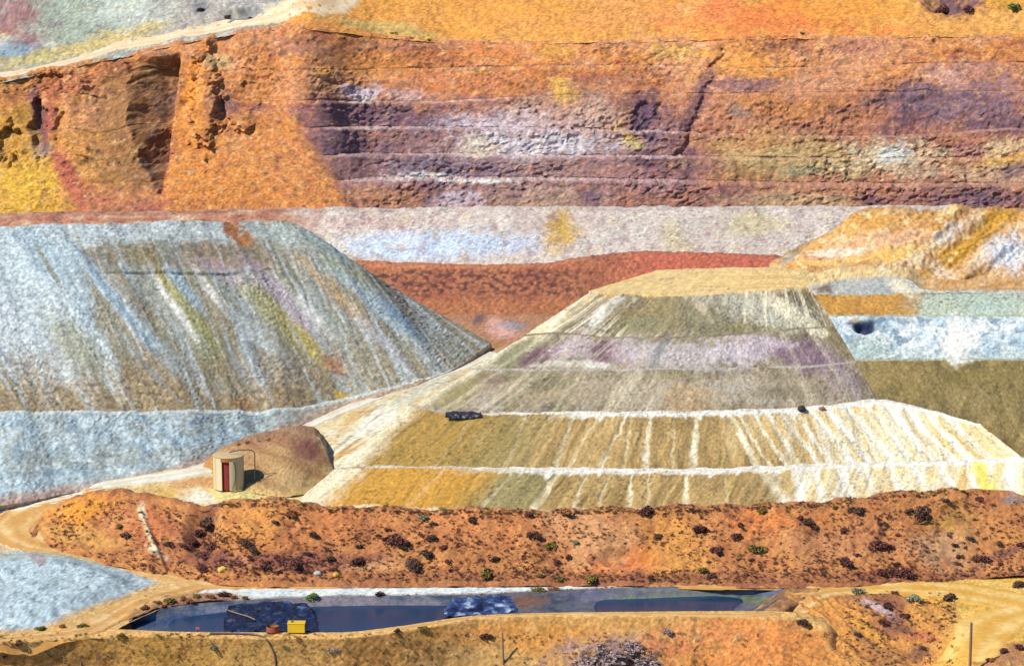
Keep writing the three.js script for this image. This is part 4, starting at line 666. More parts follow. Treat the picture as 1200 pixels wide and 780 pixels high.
// ------------------------------------------------------------------ foreground bank and right hand hollow
{
  const p = patches([
    [900, 760, 110, 40, 0, tone(226, 138, 66), 0.85], [820, 740, 50, 12, 0, tone(214, 132, 76), 0.7], [620, 745, 90, 16, 0, tone(206, 136, 58), 0.7], [560, 770, 70, 14, 0, tone(186, 146, 84), 0.8], [720, 768, 66, 22, 0, tone(154, 120, 116), 0.85], [200, 770, 130, 26, 0, tone(196, 148, 66), 0.8], [60, 765, 60, 14, 0, tone(176, 132, 60), 0.7], [330, 765, 80, 20, 0, tone(200, 156, 82), 0.7], [460, 760, 50, 16, 0, tone(186, 132, 60), 0.6], [190, 765, 24, 14, 0, tone(180, 132, 48), 0.6], [45, 760, 26, 10, 0, T.khaki, 0.7], [990, 770, 40, 20, 40, tone(170, 116, 60), 0.7], [780, 765, 30, 20, 0, tone(206, 118, 62), 0.6],
  ]);
  const edge = nearRim.slice(0, -1);
  loft({
    name: 'foreground_bank', label: 'brown and orange grassy bank along the bottom of the view', category: 'bank', nu: 860,
    rows: [
      { x: [-200, 1050], line: [[-200, 850], [1050, 880]], d: [[-200, 312], [900, 310], [1050, 305]] },
      { x: [-200, 1030], line: [[-200, 757], [0, 753], [140, 746], [300, 748], [400, 748], [470, 740], [560, 726], [650, 723], [800, 723], [900, 725], [950, 732], [1030, 764]], y: a => 0.18 - 1.5 * sst(900, 980, a) - 6 * sst(965, 1030, a), n: 84 },
      { x: [-200, 1020], line: [[-200, 745], [0, 741], [100, 733], [140, 737], [165, 738], [220, 740], [400, 740.5], [460, 734.5], [560, 720.5], [650, 717.5], [900, 715.5], [940, 718], [1020, 738]], y: a => 0.2 - 1.2 * sst(920, 980, a) - 6 * sst(960, 1020, a), n: 12 },
      { ledge: 0.8, tilt: -1.2, n: 3 },
    ],
    disp: g => (g.band === 1 ? 1 : 0.3) * (0.6 * fbm(g.x * 0.16, g.w * 0.12, 3) * sst(0.99, 0.7, g.v) + 0.14 * fbm(g.x * 0.7, g.w * 0.7, 4) + 0.03 * n2(g.x * 2.2, g.w * 2.0)) + 1.0 * (g.band === 1 ? sst(0.98, 0.75, g.v) : 0) * sst(1.3, 0.2, Math.hypot((g.a - 720) / 80, (g.b - 778) / 36)),
    paint: g => {
      const s = fbm(g.x * 0.15, g.w * 0.15, 4), c = ramp(0.5 + 0.9 * s, [tone(176, 124, 54), tone(196, 142, 70), tone(206, 152, 84), tone(190, 138, 60)]);
      p(c, g); if (g.band > 1) mixTo(c, tone(232, 180, 100), 0.9);
      mixTo(c, tone(120, 92, 40), 0.5 * sst(0.1, 0.4, fbm(g.x * 0.7, g.w * 0.7, 3))); mixTo(c, tone(226, 180, 110), 0.4 * sst(0.15, 0.4, fbm(g.x * 0.6 + 31, g.w * 0.6, 3)));
      return speckle(c, g.x * 2, g.w * 2, 0.25);
    },
  });
  const q = patches([
    [1040, 710, 50, 14, 20, tone(122, 70, 54), 0.8], [1010, 702, 24, 8, 0, tone(176, 116, 62), 0.7], [1025, 745, 40, 6, 32, tone(206, 146, 50), 0.9], [1030, 715, 20, 4, 25, T.lilac, 0.6], [1050, 735, 36, 12, 20, tone(120, 72, 60), 0.8], [1090, 720, 30, 16, 0, tone(206, 142, 60), 0.8], [1100, 705, 14, 5, 0, tone(220, 160, 50), 0.8], [1060, 760, 40, 7, 22, tone(206, 140, 66), 0.8], [1080, 770, 16, 10, 0, tone(110, 66, 56), 0.8], [1020, 758, 36, 7, 35, tone(150, 108, 60), 0.7], [1180, 770, 40, 18, 0, tone(166, 106, 70), 0.85], [1130, 700, 60, 14, 10, tone(226, 172, 66), 0.7], [1040, 775, 40, 10, 0, tone(160, 108, 56), 0.7], [1080, 748, 20, 6, 0, tone(196, 110, 66), 0.6],
  ]);
  loft({
    name: 'right_hollow', label: 'eroded orange hollow and golden dirt yard at the lower right', category: 'ground', nu: 420,
    rows: [
      { x: [935, 1400], line: 850, y: -7.5 }, { x: [930, 1400], line: 780, y: a => -4.6 + 2.6 * sst(1080, 1140, a), n: 74 }, { x: [926, 1400], line: 735, y: a => -1.9 + 1.2 * sst(1060, 1130, a), n: 50 }, { x: [920, 1400], line: 705, y: -0.1, n: 34 }, { x: [920, 1400], line: [[920, 679], [1080, 676], [1400, 668]], y: 0.35, n: 30 },
    ],
    disp: g => { const rough = sst(1125, 1085, g.a - Math.max(0, 735 - g.b) * 0.2) * sst(694, 702, g.b); return 0.1 * fbm(g.x * 0.5, g.z * 0.4, 3) + rough * (0.7 * fbm((g.a - g.b * 1.4) * 0.03, g.z * 0.12, 3) + 0.55 * ridge((g.a * 0.6 - g.b) * 0.055, (g.a + g.b) * 0.012, 2) + 0.14 * n2(g.x * 1.8, g.z * 1.5)) + 0.5 * sst(1.2, 0.4, Math.hypot((g.a - 1195) / 50, (g.b - 775) / 28)); },
    paint: g => {
      const s = fbm(g.x * 0.2, g.z * 0.14, 4), c = ramp(0.5 + 0.9 * s, [tone(186, 116, 54), tone(204, 136, 60), tone(216, 154, 74)]);
      mixTo(c, ramp(0.5 + fbm(g.x * 0.1, g.z * 0.2, 3), [tone(222, 164, 50), tone(230, 180, 74), tone(236, 196, 104)]), 0.95 * sst(1090, 1130, g.a + 14 * s)); q(c, g);
      return speckle(c, g.x * 1.7, g.z * 1.2, 0.2);
    },
  });
}

// ------------------------------------------------------------------ dirt roads
const bins = {};
function heights(key) {                                // mean surface height per 0.8 m cell
  if (bins[key]) return bins[key]; const S = surfaces[key], m = new Map();
  for (let e = 0; e < S.W * S.H; e++) { const k = Math.floor(S.pos[e * 3] / 0.8) * 100000 + Math.floor(S.pos[e * 3 + 2] / 0.8), q = m.get(k); if (q) { q[0] += S.pos[e * 3 + 1]; q[1]++; } else m.set(k, [S.pos[e * 3 + 1], 1]); }
  return bins[key] = m;
}
function lieOn(keys, x, z, otherwise) {
  const i = Math.floor(x / 0.8), j = Math.floor(z / 0.8);
  for (let n = 1; n <= 5; n += 2) {
    let best = -1e9;
    for (const key of keys) { const m = heights(key); let s = 0, w = 0;
      for (let a = -n; a <= n; a++) for (let b = -n; b <= n; b++) { const q = m.get((i + a) * 100000 + j + b); if (q) { const dx = (i + a + 0.5) * 0.8 - x, dz = (j + b + 0.5) * 0.8 - z, k = Math.exp(-(dx * dx + dz * dz)) + 1e-6; s += q[0] / q[1] * k; w += k; } }
      if (w && s / w > best) best = s / w; }
    if (best > -1e8) return best;
  }
  return otherwise;
}
function road(name, label, pts, hues, keys) {
  const centre = pts.map(([a, b, y, w]) => { const q = y === null ? surfaces[keys[0]].at(a, b) : byHeight(a, b, y); return new THREE.Vector4(q[0], q[1], q[2], w); });
  const curve = new THREE.CatmullRomCurve3(centre.map(q => new THREE.Vector3(q.x, q.y, q.z)), false, 'centripetal');
  const N = Math.max(40, Math.round(curve.getLength() / 0.3)), M = 22, P = [], C = [], idx = [], uv = [], H = [];
  const side = [];
  for (let i = 0; i <= N; i++) {
    const t = i / N, q = curve.getPoint(t), d = curve.getTangent(t), k = t * (centre.length - 1), k0 = Math.min(centre.length - 2, Math.floor(k)), w = lerp(centre[k0].w, centre[k0 + 1].w, sst(0, 1, k - k0));
    let sx = -d.z, sz = d.x; const l = Math.hypot(sx, sz); sx /= l; sz /= l;
    for (let j = 0; j <= M; j++) {
      const f = j / M * 2 - 1, wob = 0.22 * w * fbm(q.x * 0.16 + (f > 0 ? 40 : 0), q.z * 0.16, 4) * Math.abs(f), e = f * (w / 2 + wob), x = q.x + sx * e, z = q.z + sz * e;
      H.push([x, z, lieOn(keys, x, z, q.y), f, t]);
    }
  }
  const W = M + 1;
  H.forEach(([x, z, h, f, t], e) => {
    let s = 0, n = 0; for (let a = -4; a <= 4; a++) { const q = H[e + a * W]; if (q) { s += q[2]; n++; } }       // even the bed along its run
    const rut = Math.exp(-(((Math.abs(f) - 0.42) / 0.12) ** 2)), edge = sst(0.72, 1, Math.abs(f) + 0.18 * fbm(x * 0.7, z * 0.7, 3));
    P.push(x, s / n + 0.12 - 0.05 * rut - 0.34 * edge + 0.04 * fbm(x * 0.9, z * 0.9, 3), z); uv.push(x, z);
    const c = ramp(0.5 + 1.0 * fbm(x * 0.25, z * 0.25, 5), hues); mixTo(c, hues[hues.length - 1], 0.85 * rut * (0.7 + 0.6 * n2(t * 60, f))); mixTo(c, hues[0], 0.6 * sst(0.25, 0.05, Math.abs(f)) + 0.7 * sst(0.62, 0.85, Math.abs(f))); mixTo(c, hues[0], 0.5 * sst(0.05, 0.4, fbm(x * 0.8 + 9, z * 0.5, 4))); speckle(c, x * 2.1, z * 2.1, 0.16); const gr = 1 + 0.2 * (hash(e) - 0.5); C.push(c[0] * gr, c[1] * gr, c[2] * gr);
  });
  for (let i = 0; i < N; i++) for (let j = 0; j < M; j++) { const e = i * W + j; idx.push(e, e + 1, e + M + 2, e, e + M + 2, e + M + 1); }
  const g = new THREE.BufferGeometry(); g.setAttribute('position', new THREE.Float32BufferAttribute(P, 3)); g.setAttribute('color', new THREE.Float32BufferAttribute(C, 3)); g.setAttribute('uv', new THREE.Float32BufferAttribute(uv, 2)); g.setIndex(idx); g.computeVertexNormals();
  const m = new THREE.Mesh(g, soil); m.name = name; m.castShadow = m.receiveShadow = true; m.userData = { kind: 'structure', label, category: 'dirt road' }; scene.add(m); return m;
}
const tan = [tone(200, 142, 68), tone(214, 160, 84), tone(224, 176, 102), tone(236, 200, 138)], goldRoad = [tone(218, 158, 54), tone(228, 174, 74), tone(234, 188, 96), tone(242, 206, 130)], paleRoad = [tone(220, 206, 170), tone(232, 220, 190), tone(236, 228, 206), tone(244, 238, 220)];
road('dirt_road', 'winding tan dirt road with a hairpin bend at the left', [[960, 684, 0.5, 3.4], [700, 682.5, 0.5, 2.6], [500, 683, 0.5, 2.4], [330, 685, 0.5, 4], [250, 681, 0.55, 7], [180, 668, 0.9, 7], [110, 650, 1.9, 5.5], [60, 640, 2.6, 5.5], [28, 628, 3.3, 7], [16, 614, 4.1, 8], [30, 602, 4.8, 8], [58, 592, 5.5, 6], [90, 584, 5.9, 4], [120, 577, 6.2, 2.5]], tan, ['left_ground', 'pond_shelf', 'valley_floor', 'right_hollow']);
road('dirt_road_001', 'short dirt track branching down left beside the pond end', [[232, 686, 0.45, 5], [200, 694, 0.5, 5], [165, 707, 0.4, 5.5], [125, 726, 0.3, 5.5], [95, 740, 0.2, 5], [20, 747, 0.2, 3.4], [-60, 752, 0.2, 3]], tan, ['left_ground', 'pond_shelf', 'foreground_bank']);
road('dirt_road_002', 'pale road climbing the valley between spoil heap and mound', [[-60, 607, 4.4, 3], [60, 586, 5.8, 3.4], [150, 569, 6.6, 4], [240, 550, 7.7, 5], [300, 524, 8.8, 4], [350, 501, 9.9, 3.6], [430, 468, 11.4, 3.8], [500, 443, 12.6, 4.5], [540, 429, 12.9, 4.5], [575, 413, 12.8, 5]], paleRoad, ['valley_floor', 'left_ground']);
road('dirt_road_003', 'golden dirt road curving across the right foreground', [[925, 690, 0.35, 5], [980, 688, 0.5, 5], [1040, 686, 0.5, 6], [1100, 688, 0.45, 8], [1150, 695, 0.35, 10], [1210, 709, 0.2, 11], [1290, 735, 0, 12]], goldRoad, ['right_hollow', 'pond_shelf']);
road('dirt_road_004', 'golden dirt track dropping to the bottom edge behind the post', [[1215, 712, 0.1, 8], [1175, 724, -0.3, 9], [1150, 742, -0.9, 9], [1130, 768, -1.8, 10], [1112, 800, -3.0, 10], [1100, 835, -4.6, 10]], goldRoad, ['right_hollow']);
road('dirt_road_005', 'dirt track along the near rim of the pond', [[1010, 688, 0.4, 4], [965, 694, 0.3, 5], [935, 708, 0.25, 3.4], [900, 718.5, 0.2, 2], [760, 719.5, 0.2, 1.8], [640, 720, 0.2, 1.8], [560, 723, 0.2, 1.8], [470, 736.5, 0.2, 2]], tan, ['foreground_bank', 'pond_shelf', 'right_hollow']);
road('dirt_road_006', 'pale haul road climbing the rim above the left of the pit wall', [[-120, 120, null, 7], [-40, 101, null, 7], [60, 77, null, 7], [130, 59, null, 7], [200, 45, null, 7], [260, 33, null, 7.5], [320, 18, null, 8], [370, 3, null, 9], [410, -12, null, 9]], [tone(226, 184, 132), tone(236, 204, 156), tone(240, 212, 170), tone(244, 222, 188)], ['upper_hillside']);

// ------------------------------------------------------------------ things: helpers
const taken = {};
const numbered = n => { const k = taken[n] = (taken[n] || 0) + 1; return k === 1 ? n : n + '_' + String(k - 1).padStart(3, '0'); };
const mat = (c, o = {}) => new THREE.MeshStandardMaterial({ color: new THREE.Color(...c), roughness: 0.85, ...o });
function part(name, geo, m, parent) { const o = new THREE.Mesh(geo, m); o.name = name; o.castShadow = o.receiveShadow = true; parent.add(o); return o; }
function thing(name, label, category, p, group) { const o = new THREE.Group(); o.name = numbered(name); o.position.set(p[0], p[1], p[2]); o.userData = { label, category }; if (group) o.userData.group = group; scene.add(o); return o; }
const spot = (key, a, b) => surfaces[key].at(a, b);
const metres = (p, px) => px * -p[2] / FOCAL * 1.02;
function crumple(geo, amount, freq, off = 0) { const p = geo.attributes.position; for (let i = 0; i < p.count; i++) { const x = p.getX(i), y = p.getY(i), z = p.getZ(i), k = 1 + amount * fbm(x * freq + off, y * freq + z * freq * 1.3 + off, 3); p.setXYZ(i, x * k, y * k, z * k); } geo.computeVertexNormals(); return geo; }

// ------------------------------------------------------------------ round tank with red doorway
{
  const p = byHeight(268, 571, 7.05), R = 2.2, Hh = 4.9;
  const t = thing('round_tank', 'cream round tank with tall red doorway on the flat below the knoll', 'tank', p);
  const cream = mat(tone(232, 212, 160), { roughness: 0.7 }), cream2 = mat(tone(222, 196, 138), { roughness: 0.8 }), cream3 = mat(tone(226, 206, 164), { roughness: 0.75 }), redPaint = mat(tone(150, 40, 34)), rustSteel = mat(tone(176, 110, 54)), darkSteel = mat(tone(70, 56, 50), { roughness: 0.6 });
  // angles measured from straight toward the viewer, positive to the right
  const shell = (r, th, h0, h1, a0, a1, n) => {
    const P = [], idx = []; const ring = (rad, h) => { for (let i = 0; i <= n; i++) { const a = lerp(a0, a1, i / n); P.push(Math.sin(a) * rad, h, Math.cos(a) * rad); } };
    ring(r, h0); ring(r, h1); ring(r - th, h1); ring(r - th, h0); const w = n + 1;
    for (let k = 0; k < 4; k++) for (let i = 0; i < n; i++) { const A = k * w + i, B = ((k + 1) % 4) * w + i; idx.push(A, A + 1, B + 1, A, B + 1, B); }
    idx.push(0, w, 2 * w, 0, 2 * w, 3 * w, n, 3 * w + n, 2 * w + n, n, 2 * w + n, w + n);
    let g = new THREE.BufferGeometry(); g.setAttribute('position', new THREE.Float32BufferAttribute(P, 3)); g.setIndex(idx); g = g.toNonIndexed(); g.computeVertexNormals(); return g;
  };
  const deg = Math.PI / 180;
  const nStave = 22, from = 14 * deg, to = 340 * deg;
  for (let i = 0; i < nStave; i++) part('wall_panel', shell(R + (i % 2) * 0.02, 0.16, 0, Hh - 0.12, lerp(from, to, i / nStave) + 0.004, lerp(from, to, (i + 1) / nStave) - 0.004, 4), [cream, cream2, cream3][(i * 7) % 3], t);
  part('lintel', shell(R + 0.05, 0.26, Hh - 0.62, Hh - 0.1, -24 * deg, 18 * deg, 8), rustSteel, t);
  const door = part('door', shell(R - 0.30, 0.06, 0.05, Hh - 0.6, -22 * deg, 10 * deg, 8), redPaint, t); door.userData.label = 'dark red recessed door';
  part('handle', new THREE.BoxGeometry(0.06, 0.3, 0.08).translate(0.2, 2.2, R - 0.26), darkSteel, door);
  part('sliding_leaf', shell(R + 0.14, 0.05, 0.05, Hh - 0.55, 9 * deg, 30 * deg, 6), mat(tone(226, 206, 160)), t);
  part('roof', new THREE.LatheGeometry([[0, Hh + 0.12], [R * 0.6, Hh + 0.1], [R + 0.06, Hh - 0.02], [R + 0.06, Hh - 0.1], [0, Hh - 0.1]].map(q => new THREE.Vector2(...q)), 48), mat(tone(206, 178, 128)), t);
  const pipe = new THREE.CatmullRomCurve3([[0.2, Hh + 0.45, 0.5], [1.6, Hh + 0.75, 0.4], [3.2, Hh + 0.75, 0.3], [3.75, Hh + 0.5, 0.3], [3.85, 3.6, 0.3], [3.85, 1.2, 0.3]].map(q => new THREE.Vector3(...q)), false, 'centripetal');
  part('feed_pipe', new THREE.TubeGeometry(pipe, 40, 0.075, 8), darkSteel, t);
  part('hanging_hose', new THREE.TubeGeometry(new THREE.CatmullRomCurve3([[0.95, Hh - 0.4, R + 0.02], [1.25, 3.4, R - 0.1], [1.2, 1.6, R - 0.08], [0.75, 0.3, R + 0.2]].map(q => new THREE.Vector3(...q))), 24, 0.06, 6), darkSteel, t);
}
// ------------------------------------------------------------------ bin, drum, marker, hose and posts by the pond
{
  const rim = (a, b = 741.5) => byHeight(a, b, 0.2);
  const yellow = mat(tone(244, 196, 24), { roughness: 0.5 }), dark = mat(tone(60, 46, 40)), brown = mat(tone(160, 84, 44)), pipeMat = mat(tone(92, 70, 62), { roughness: 0.55 }), wood = mat(tone(140, 104, 78));
  let t = thing('yellow_bin', 'bright yellow box shaped bin on the near pond rim', 'bin', rim(347.5, 741));
  part('body', new RoundedBoxGeometry(2.2, 1.15, 1.3, 2, 0.06).translate(0, 0.72, 0), yellow, t); part('lid', new RoundedBoxGeometry(2.28, 0.1, 1.38, 1, 0.03).translate(0, 1.35, 0), yellow, t);
  for (const x of [-0.85, 0.85]) part('skid', new THREE.BoxGeometry(0.16, 0.16, 1.3).translate(x, 0.07, 0), dark, t);
  part('dark_end', new THREE.BoxGeometry(0.07, 1.2, 1.34).translate(1.16, 0.75, 0), dark, t); part('hatch', new THREE.CylinderGeometry(0.16, 0.16, 0.12, 12).translate(-0.55, 1.45, 0), dark, t);  // dark slab covers the right end of the bin
  t = thing('rusty_drum', 'low rusty brown drum with dark rim left of the yellow bin', 'drum', rim(319.5, 741));
  part('body', new THREE.LatheGeometry([[0, 0], [0.8, 0], [0.82, 0.25], [0.84, 0.3], [0.82, 0.35], [0.82, 0.6], [0.84, 0.65], [0.82, 0.7], [0.8, 0.85], [0.72, 0.85], [0.7, 0.3], [0, 0.3]].map(q => new THREE.Vector2(...q)), 28), brown, t); part('rim', new THREE.TorusGeometry(0.79, 0.05, 8, 28).rotateX(Math.PI / 2).translate(0, 0.87, 0), dark, t);
  t = thing('pink_marker', 'tiny pinkish red marker on the near rim of the pond', 'marker', rim(231, 740.5));
  part('stake', new THREE.CylinderGeometry(0.03, 0.04, 0.5, 6).translate(0, 0.2, 0), dark, t); part('flag', new RoundedBoxGeometry(0.5, 0.34, 0.08, 1, 0.03).translate(0.05, 0.5, 0), mat(tone(206, 84, 96)), t);
  const lay = (key, pts, lift) => new THREE.CatmullRomCurve3(pts.map(([a, b]) => { const q = spot(key, a, b); return new THREE.Vector3(q[0], q[1] + lift, q[2]); }), false, 'centripetal');
  const hose = new THREE.Mesh(new THREE.TubeGeometry(lay('foreground_bank', [[246, 743], [280, 743.5], [300, 745], [312, 751], [319, 760], [322, 770], [322.5, 782], [320, 800]], 0.16), 90, 0.13, 8), pipeMat);
  hose.name = 'black_pipe'; hose.castShadow = hose.receiveShadow = true; hose.userData = { label: 'dark pipe curving down the bank in front of the pond', category: 'pipe' }; scene.add(hose);
  const post = (a, b, h, r, label, key, lean = 0) => {
    const q = spot(key, a, b), o = thing('wooden_post', label, 'post', [q[0], q[1] - 0.3, q[2]], 'wooden posts'); o.rotation.z = lean;
    part('shaft', crumple(new THREE.CylinderGeometry(r * 0.85, r, h, 9, 8).translate(0, h / 2, 0), 0.02, 2), wood, o); part('cap', new THREE.CylinderGeometry(r * 0.6, r * 0.88, 0.05, 9).translate(0, h + 0.025, 0), wood, o);
  };
  post(1137, 796, 7.6, 0.19, 'tall wooden post standing at the right end of the bottom edge', 'right_hollow'); post(590, 778, 4.4, 0.12, 'slender wooden post in the middle of the foreground bank', 'foreground_bank', 0.03); post(95.5, 786, 2.9, 0.16, 'short wooden post at the lower left of the foreground bank', 'foreground_bank');
}
// ------------------------------------------------------------------ tarpaulins and black strip
{
  const sheetMat = new THREE.MeshPhysicalMaterial({ vertexColors: true, roughness: 0.55, side: THREE.DoubleSide });
  const folds = g => 0.34 * ridge(g.x * 0.35 + g.z * 0.25, g.z * 0.5, 3) + 0.22 * fbm(g.x * 0.9, g.z * 0.9, 3);
  loft({ name: 'blue_tarpaulin', stones: 0, wobble: 0, kind: 'thing', label: 'crumpled deep blue tarpaulin heaped in the left end of the pond', category: 'tarpaulin', nu: 110, mat: sheetMat, grain: 0.12,
    rows: [{ x: [262, 372], line: [[262, 741], [372, 741]], y: -0.5 }, { x: [262, 368], line: [[262, 727], [300, 730], [340, 728], [368, 722]], y: -0.2, n: 16 }, { x: [268, 360], line: [[268, 711], [300, 707], [330, 706], [360, 709]], y: a => 0.1 + 0.3 * sst(330, 300, a), n: 40 }, { ledge: 0.6, tilt: -0.5, n: 4 }],
    disp: folds, paint: g => { const s = fbm(g.x * 0.5, g.z * 0.5, 4), c = ramp(0.5 + s, [tone(14, 18, 34), tone(18, 28, 58), tone(26, 42, 84)]); mixTo(c, tone(96, 130, 176), 0.6 * sst(0.2, 0.42, fbm(g.x * 0.45 + 7, g.z * 0.7, 3)) * sst(300, 330, g.a) + 0.4 * sst(0.3, 0.45, fbm(g.x * 0.6, g.z * 0.8 + 9, 3))); return c; } });
  loft({ name: 'blue_tarpaulin_001', stones: 0, wobble: 0, kind: 'thing', label: 'torn blue and white tarpaulin beside the divider in mid pond', category: 'tarpaulin', nu: 90, mat: sheetMat, grain: 0.12,
    rows: [{ x: [522, 606], line: [[522, 724], [560, 722], [606, 717]], y: -0.55 }, { x: [520, 604], line: [[520, 716], [560, 714], [604, 710]], y: -0.3, n: 14 }, { x: [530, 596], line: [[530, 703], [560, 699], [596, 699]], y: 0.3, n: 26 }, { ledge: 0.6, tilt: -0.6, n: 4 }],
    disp: folds, paint: g => { const s = fbm(g.x * 0.6 + 20, g.z * 0.6, 4), c = ramp(0.5 + 1.2 * s, [tone(18, 22, 44), tone(28, 42, 86), tone(60, 84, 130), tone(170, 184, 200)]); return c; } });
  loft({ name: 'black_strip', stones: 0, wobble: 0, kind: 'thing', label: 'black crumpled strip along the left end of the mound bench', category: 'tarpaulin', nu: 44, mat: sheetMat, grain: 0.1,  // black crumpled strip laid along the bench edge
    rows: [{ x: [521, 566], line: [[521, 489.5], [540, 490.5], [566, 487.8]], d: a => -surfaces.middle_mound.at(543, 491)[2] - 0.5 }, { x: [522, 564], line: [[522, 486.5], [535, 485], [548, 486], [564, 486.5]], slope: 0.8, n: 10 }, { ledge: 1.5, tilt: 0.05, n: 5 }],
    disp: g => 0.08 + 0.3 * fbm(g.x * 1.2, g.w * 1.2, 3), paint: g => ramp(0.5 + fbm(g.x, g.w, 3), [tone(28, 24, 40), tone(50, 44, 56)]) });
  const strap = new THREE.Mesh(new THREE.TubeGeometry(new THREE.CatmullRomCurve3([[264, 714], [280, 719], [290, 722], [299, 726]].map(([a, b]) => new THREE.Vector3(...byHeight(a, b, 0.42)))), 24, 0.08, 6), mat(tone(150, 128, 80)));
  strap.name = 'plank'; strap.castShadow = true; strap.userData = { label: 'yellowish plank lying across the blue tarpaulin', category: 'plank' }; scene.add(strap);
}
// ------------------------------------------------------------------ boulders
{
  const bouldGeo = k => crumple(new THREE.IcosahedronGeometry(1, 2).scale(1.2, 0.8, 1), 0.5, 1.1, k * 7.3);
  const boulder = (key, a, b, px, col, label) => { const q = spot(key, a, b), r = metres(q, px) / 2.2, o = new THREE.Mesh(bouldGeo(rnd() * 9), mat(col, { flatShading: true })); o.name = numbered('boulder'); o.position.set(q[0], q[1] + r * 0.3, q[2]); o.scale.setScalar(r); o.rotation.y = rnd() * 6; o.castShadow = o.receiveShadow = true; o.userData = { label, category: 'boulder', group: 'loose boulders' }; scene.add(o); };
  boulder('middle_mound', 940, 481, 11, tone(44, 38, 36), 'small black boulder on the mound bench, right of centre');
  boulder('middle_mound', 963, 480, 7, tone(170, 120, 80), 'small brown boulder just right of the black one on the bench');
  boulder('orange_bank', 262, 672, 10, tone(226, 184, 84), 'yellow boulder beside the dirt road at the bank foot');
  boulder('orange_bank', 393, 676, 9, tone(214, 160, 60), 'ochre boulder at the bank foot near the pale strip');
  boulder('orange_bank', 372, 674, 9, tone(196, 190, 176), 'whitish boulder at the bank foot left of the ochre boulder');
}
// ------------------------------------------------------------------ shrubs
const twig = mat(tone(96, 70, 56));
function shrubGeo(n, clumps, flat) {
  const P = [], C = [], N = []; const cs = []; for (let i = 0; i < clumps; i++) { const a = rnd() * 6.283, r = Math.sqrt(rnd()) * 0.68; cs.push([Math.cos(a) * r, 0.28 + rnd() * 0.5 * (1 - r * 0.6), Math.sin(a) * r, 0.26 + rnd() * 0.2, 0.75 + rnd() * 0.5]); }
  const v = () => { const z = rnd() * 2 - 1, a = rnd() * 6.283, r = Math.sqrt(1 - z * z); return new THREE.Vector3(r * Math.cos(a), z, r * Math.sin(a)); };
  for (let i = 0; i < n; i++) {
    const c = cs[Math.floor(rnd() * clumps)], d = v(), rad = c[3] * Math.cbrt(0.25 + 0.75 * rnd()), m = new THREE.Vector3(c[0] + d.x * rad, Math.max(0.03, (c[1] + d.y * rad)) * flat, c[2] + d.z * rad);
    const u = v(), w = new THREE.Vector3().crossVectors(u, v()).normalize(), L = 0.095 + rnd() * 0.08, B = L * 0.65, k = c[4] * (0.75 + rnd() * 0.5);
    const A = m.clone().addScaledVector(u, -L), D = m.clone().addScaledVector(u, L), E = m.clone().addScaledVector(w, B), F = m.clone().addScaledVector(w, -B);
    for (const q of [A, F, D, A, D, E]) { P.push(q.x, q.y, q.z); C.push(k, k, k); }
  }
  const g = new THREE.BufferGeometry(); g.setAttribute('position', new THREE.Float32BufferAttribute(P, 3)); g.setAttribute('color', new THREE.Float32BufferAttribute(C, 3)); g.computeVertexNormals(); return g;
}
function stemGeo(k) { const gs = []; for (let i = 0; i < k; i++) { const a = i / k * 6.283 + rnd(), g = new THREE.CylinderGeometry(0.012, 0.03, 0.75, 4, 1, true); g.translate(0, 0.37, 0); g.rotateZ(0.35 + rnd() * 0.5); g.rotateY(a); gs.push(g); } return mergeGeometries(gs); }
const shrubShapes = Array.from({ length: 6 }, (_, i) => ({ leaf: shrubGeo(420, 6 + i % 3, 0.85 + 0.1 * (i % 3)), stem: stemGeo(5) }));
const smallShapes = Array.from({ length: 4 }, () => shrubGeo(130, 4, 0.9));
const hue = { dark: tone(104, 72, 56), olive: tone(140, 122, 44), grey: tone(160, 160, 122), green: tone(112, 128, 54), rust: tone(170, 108, 60), pale: tone(176, 150, 142), maroon: tone(116, 66, 56) };
const leafMat = Object.fromEntries(Object.entries(hue).map(([k, c]) => [k, new THREE.MeshStandardMaterial({ color: new THREE.Color(...c), vertexColors: true, roughness: 1, side: THREE.DoubleSide })]));
const looks = { dark: 'dark brown', olive: 'olive green', grey: 'grey green', green: 'leafy green', rust: 'rusty brown', pale: 'pale grey twiggy', maroon: 'dark maroon' };
const where = {
  orange_bank: (a, b) => (b < 622 ? 'high ' : b < 648 ? 'midway up ' : 'low ') + (a => a < 200 ? 'on the left shoulder of the orange bank' : a < 265 ? 'in the dark hollow of the orange bank' : a < 400 ? 'on the orange bank below the tank' : a < 560 ? 'in the dense patch left of mid bank' : a < 690 ? 'on the middle of the orange bank' : a < 800 ? 'around the bare orange scar on the bank' : a < 960 ? 'on the bank right of the scar' : a < 1080 ? 'on the bank below the white terrace' : 'on the far right of the orange bank')(a),
  foreground_bank: a => a < 400 ? 'on the left foreground bank' : a < 700 ? 'on the middle foreground bank' : 'on the right foreground bank', right_hollow: () => 'in the eroded hollow at lower right', pond_shelf: () => 'on the far edge of the pond', upper_hillside: () => 'on the hillside above the pit wall', brown_knoll: () => 'on the crest of the brown knoll', left_ground: () => 'at the edge of the pale blue apron',
};
const size = px => px > 21 ? 'broad' : px > 12 ? 'medium' : 'small';
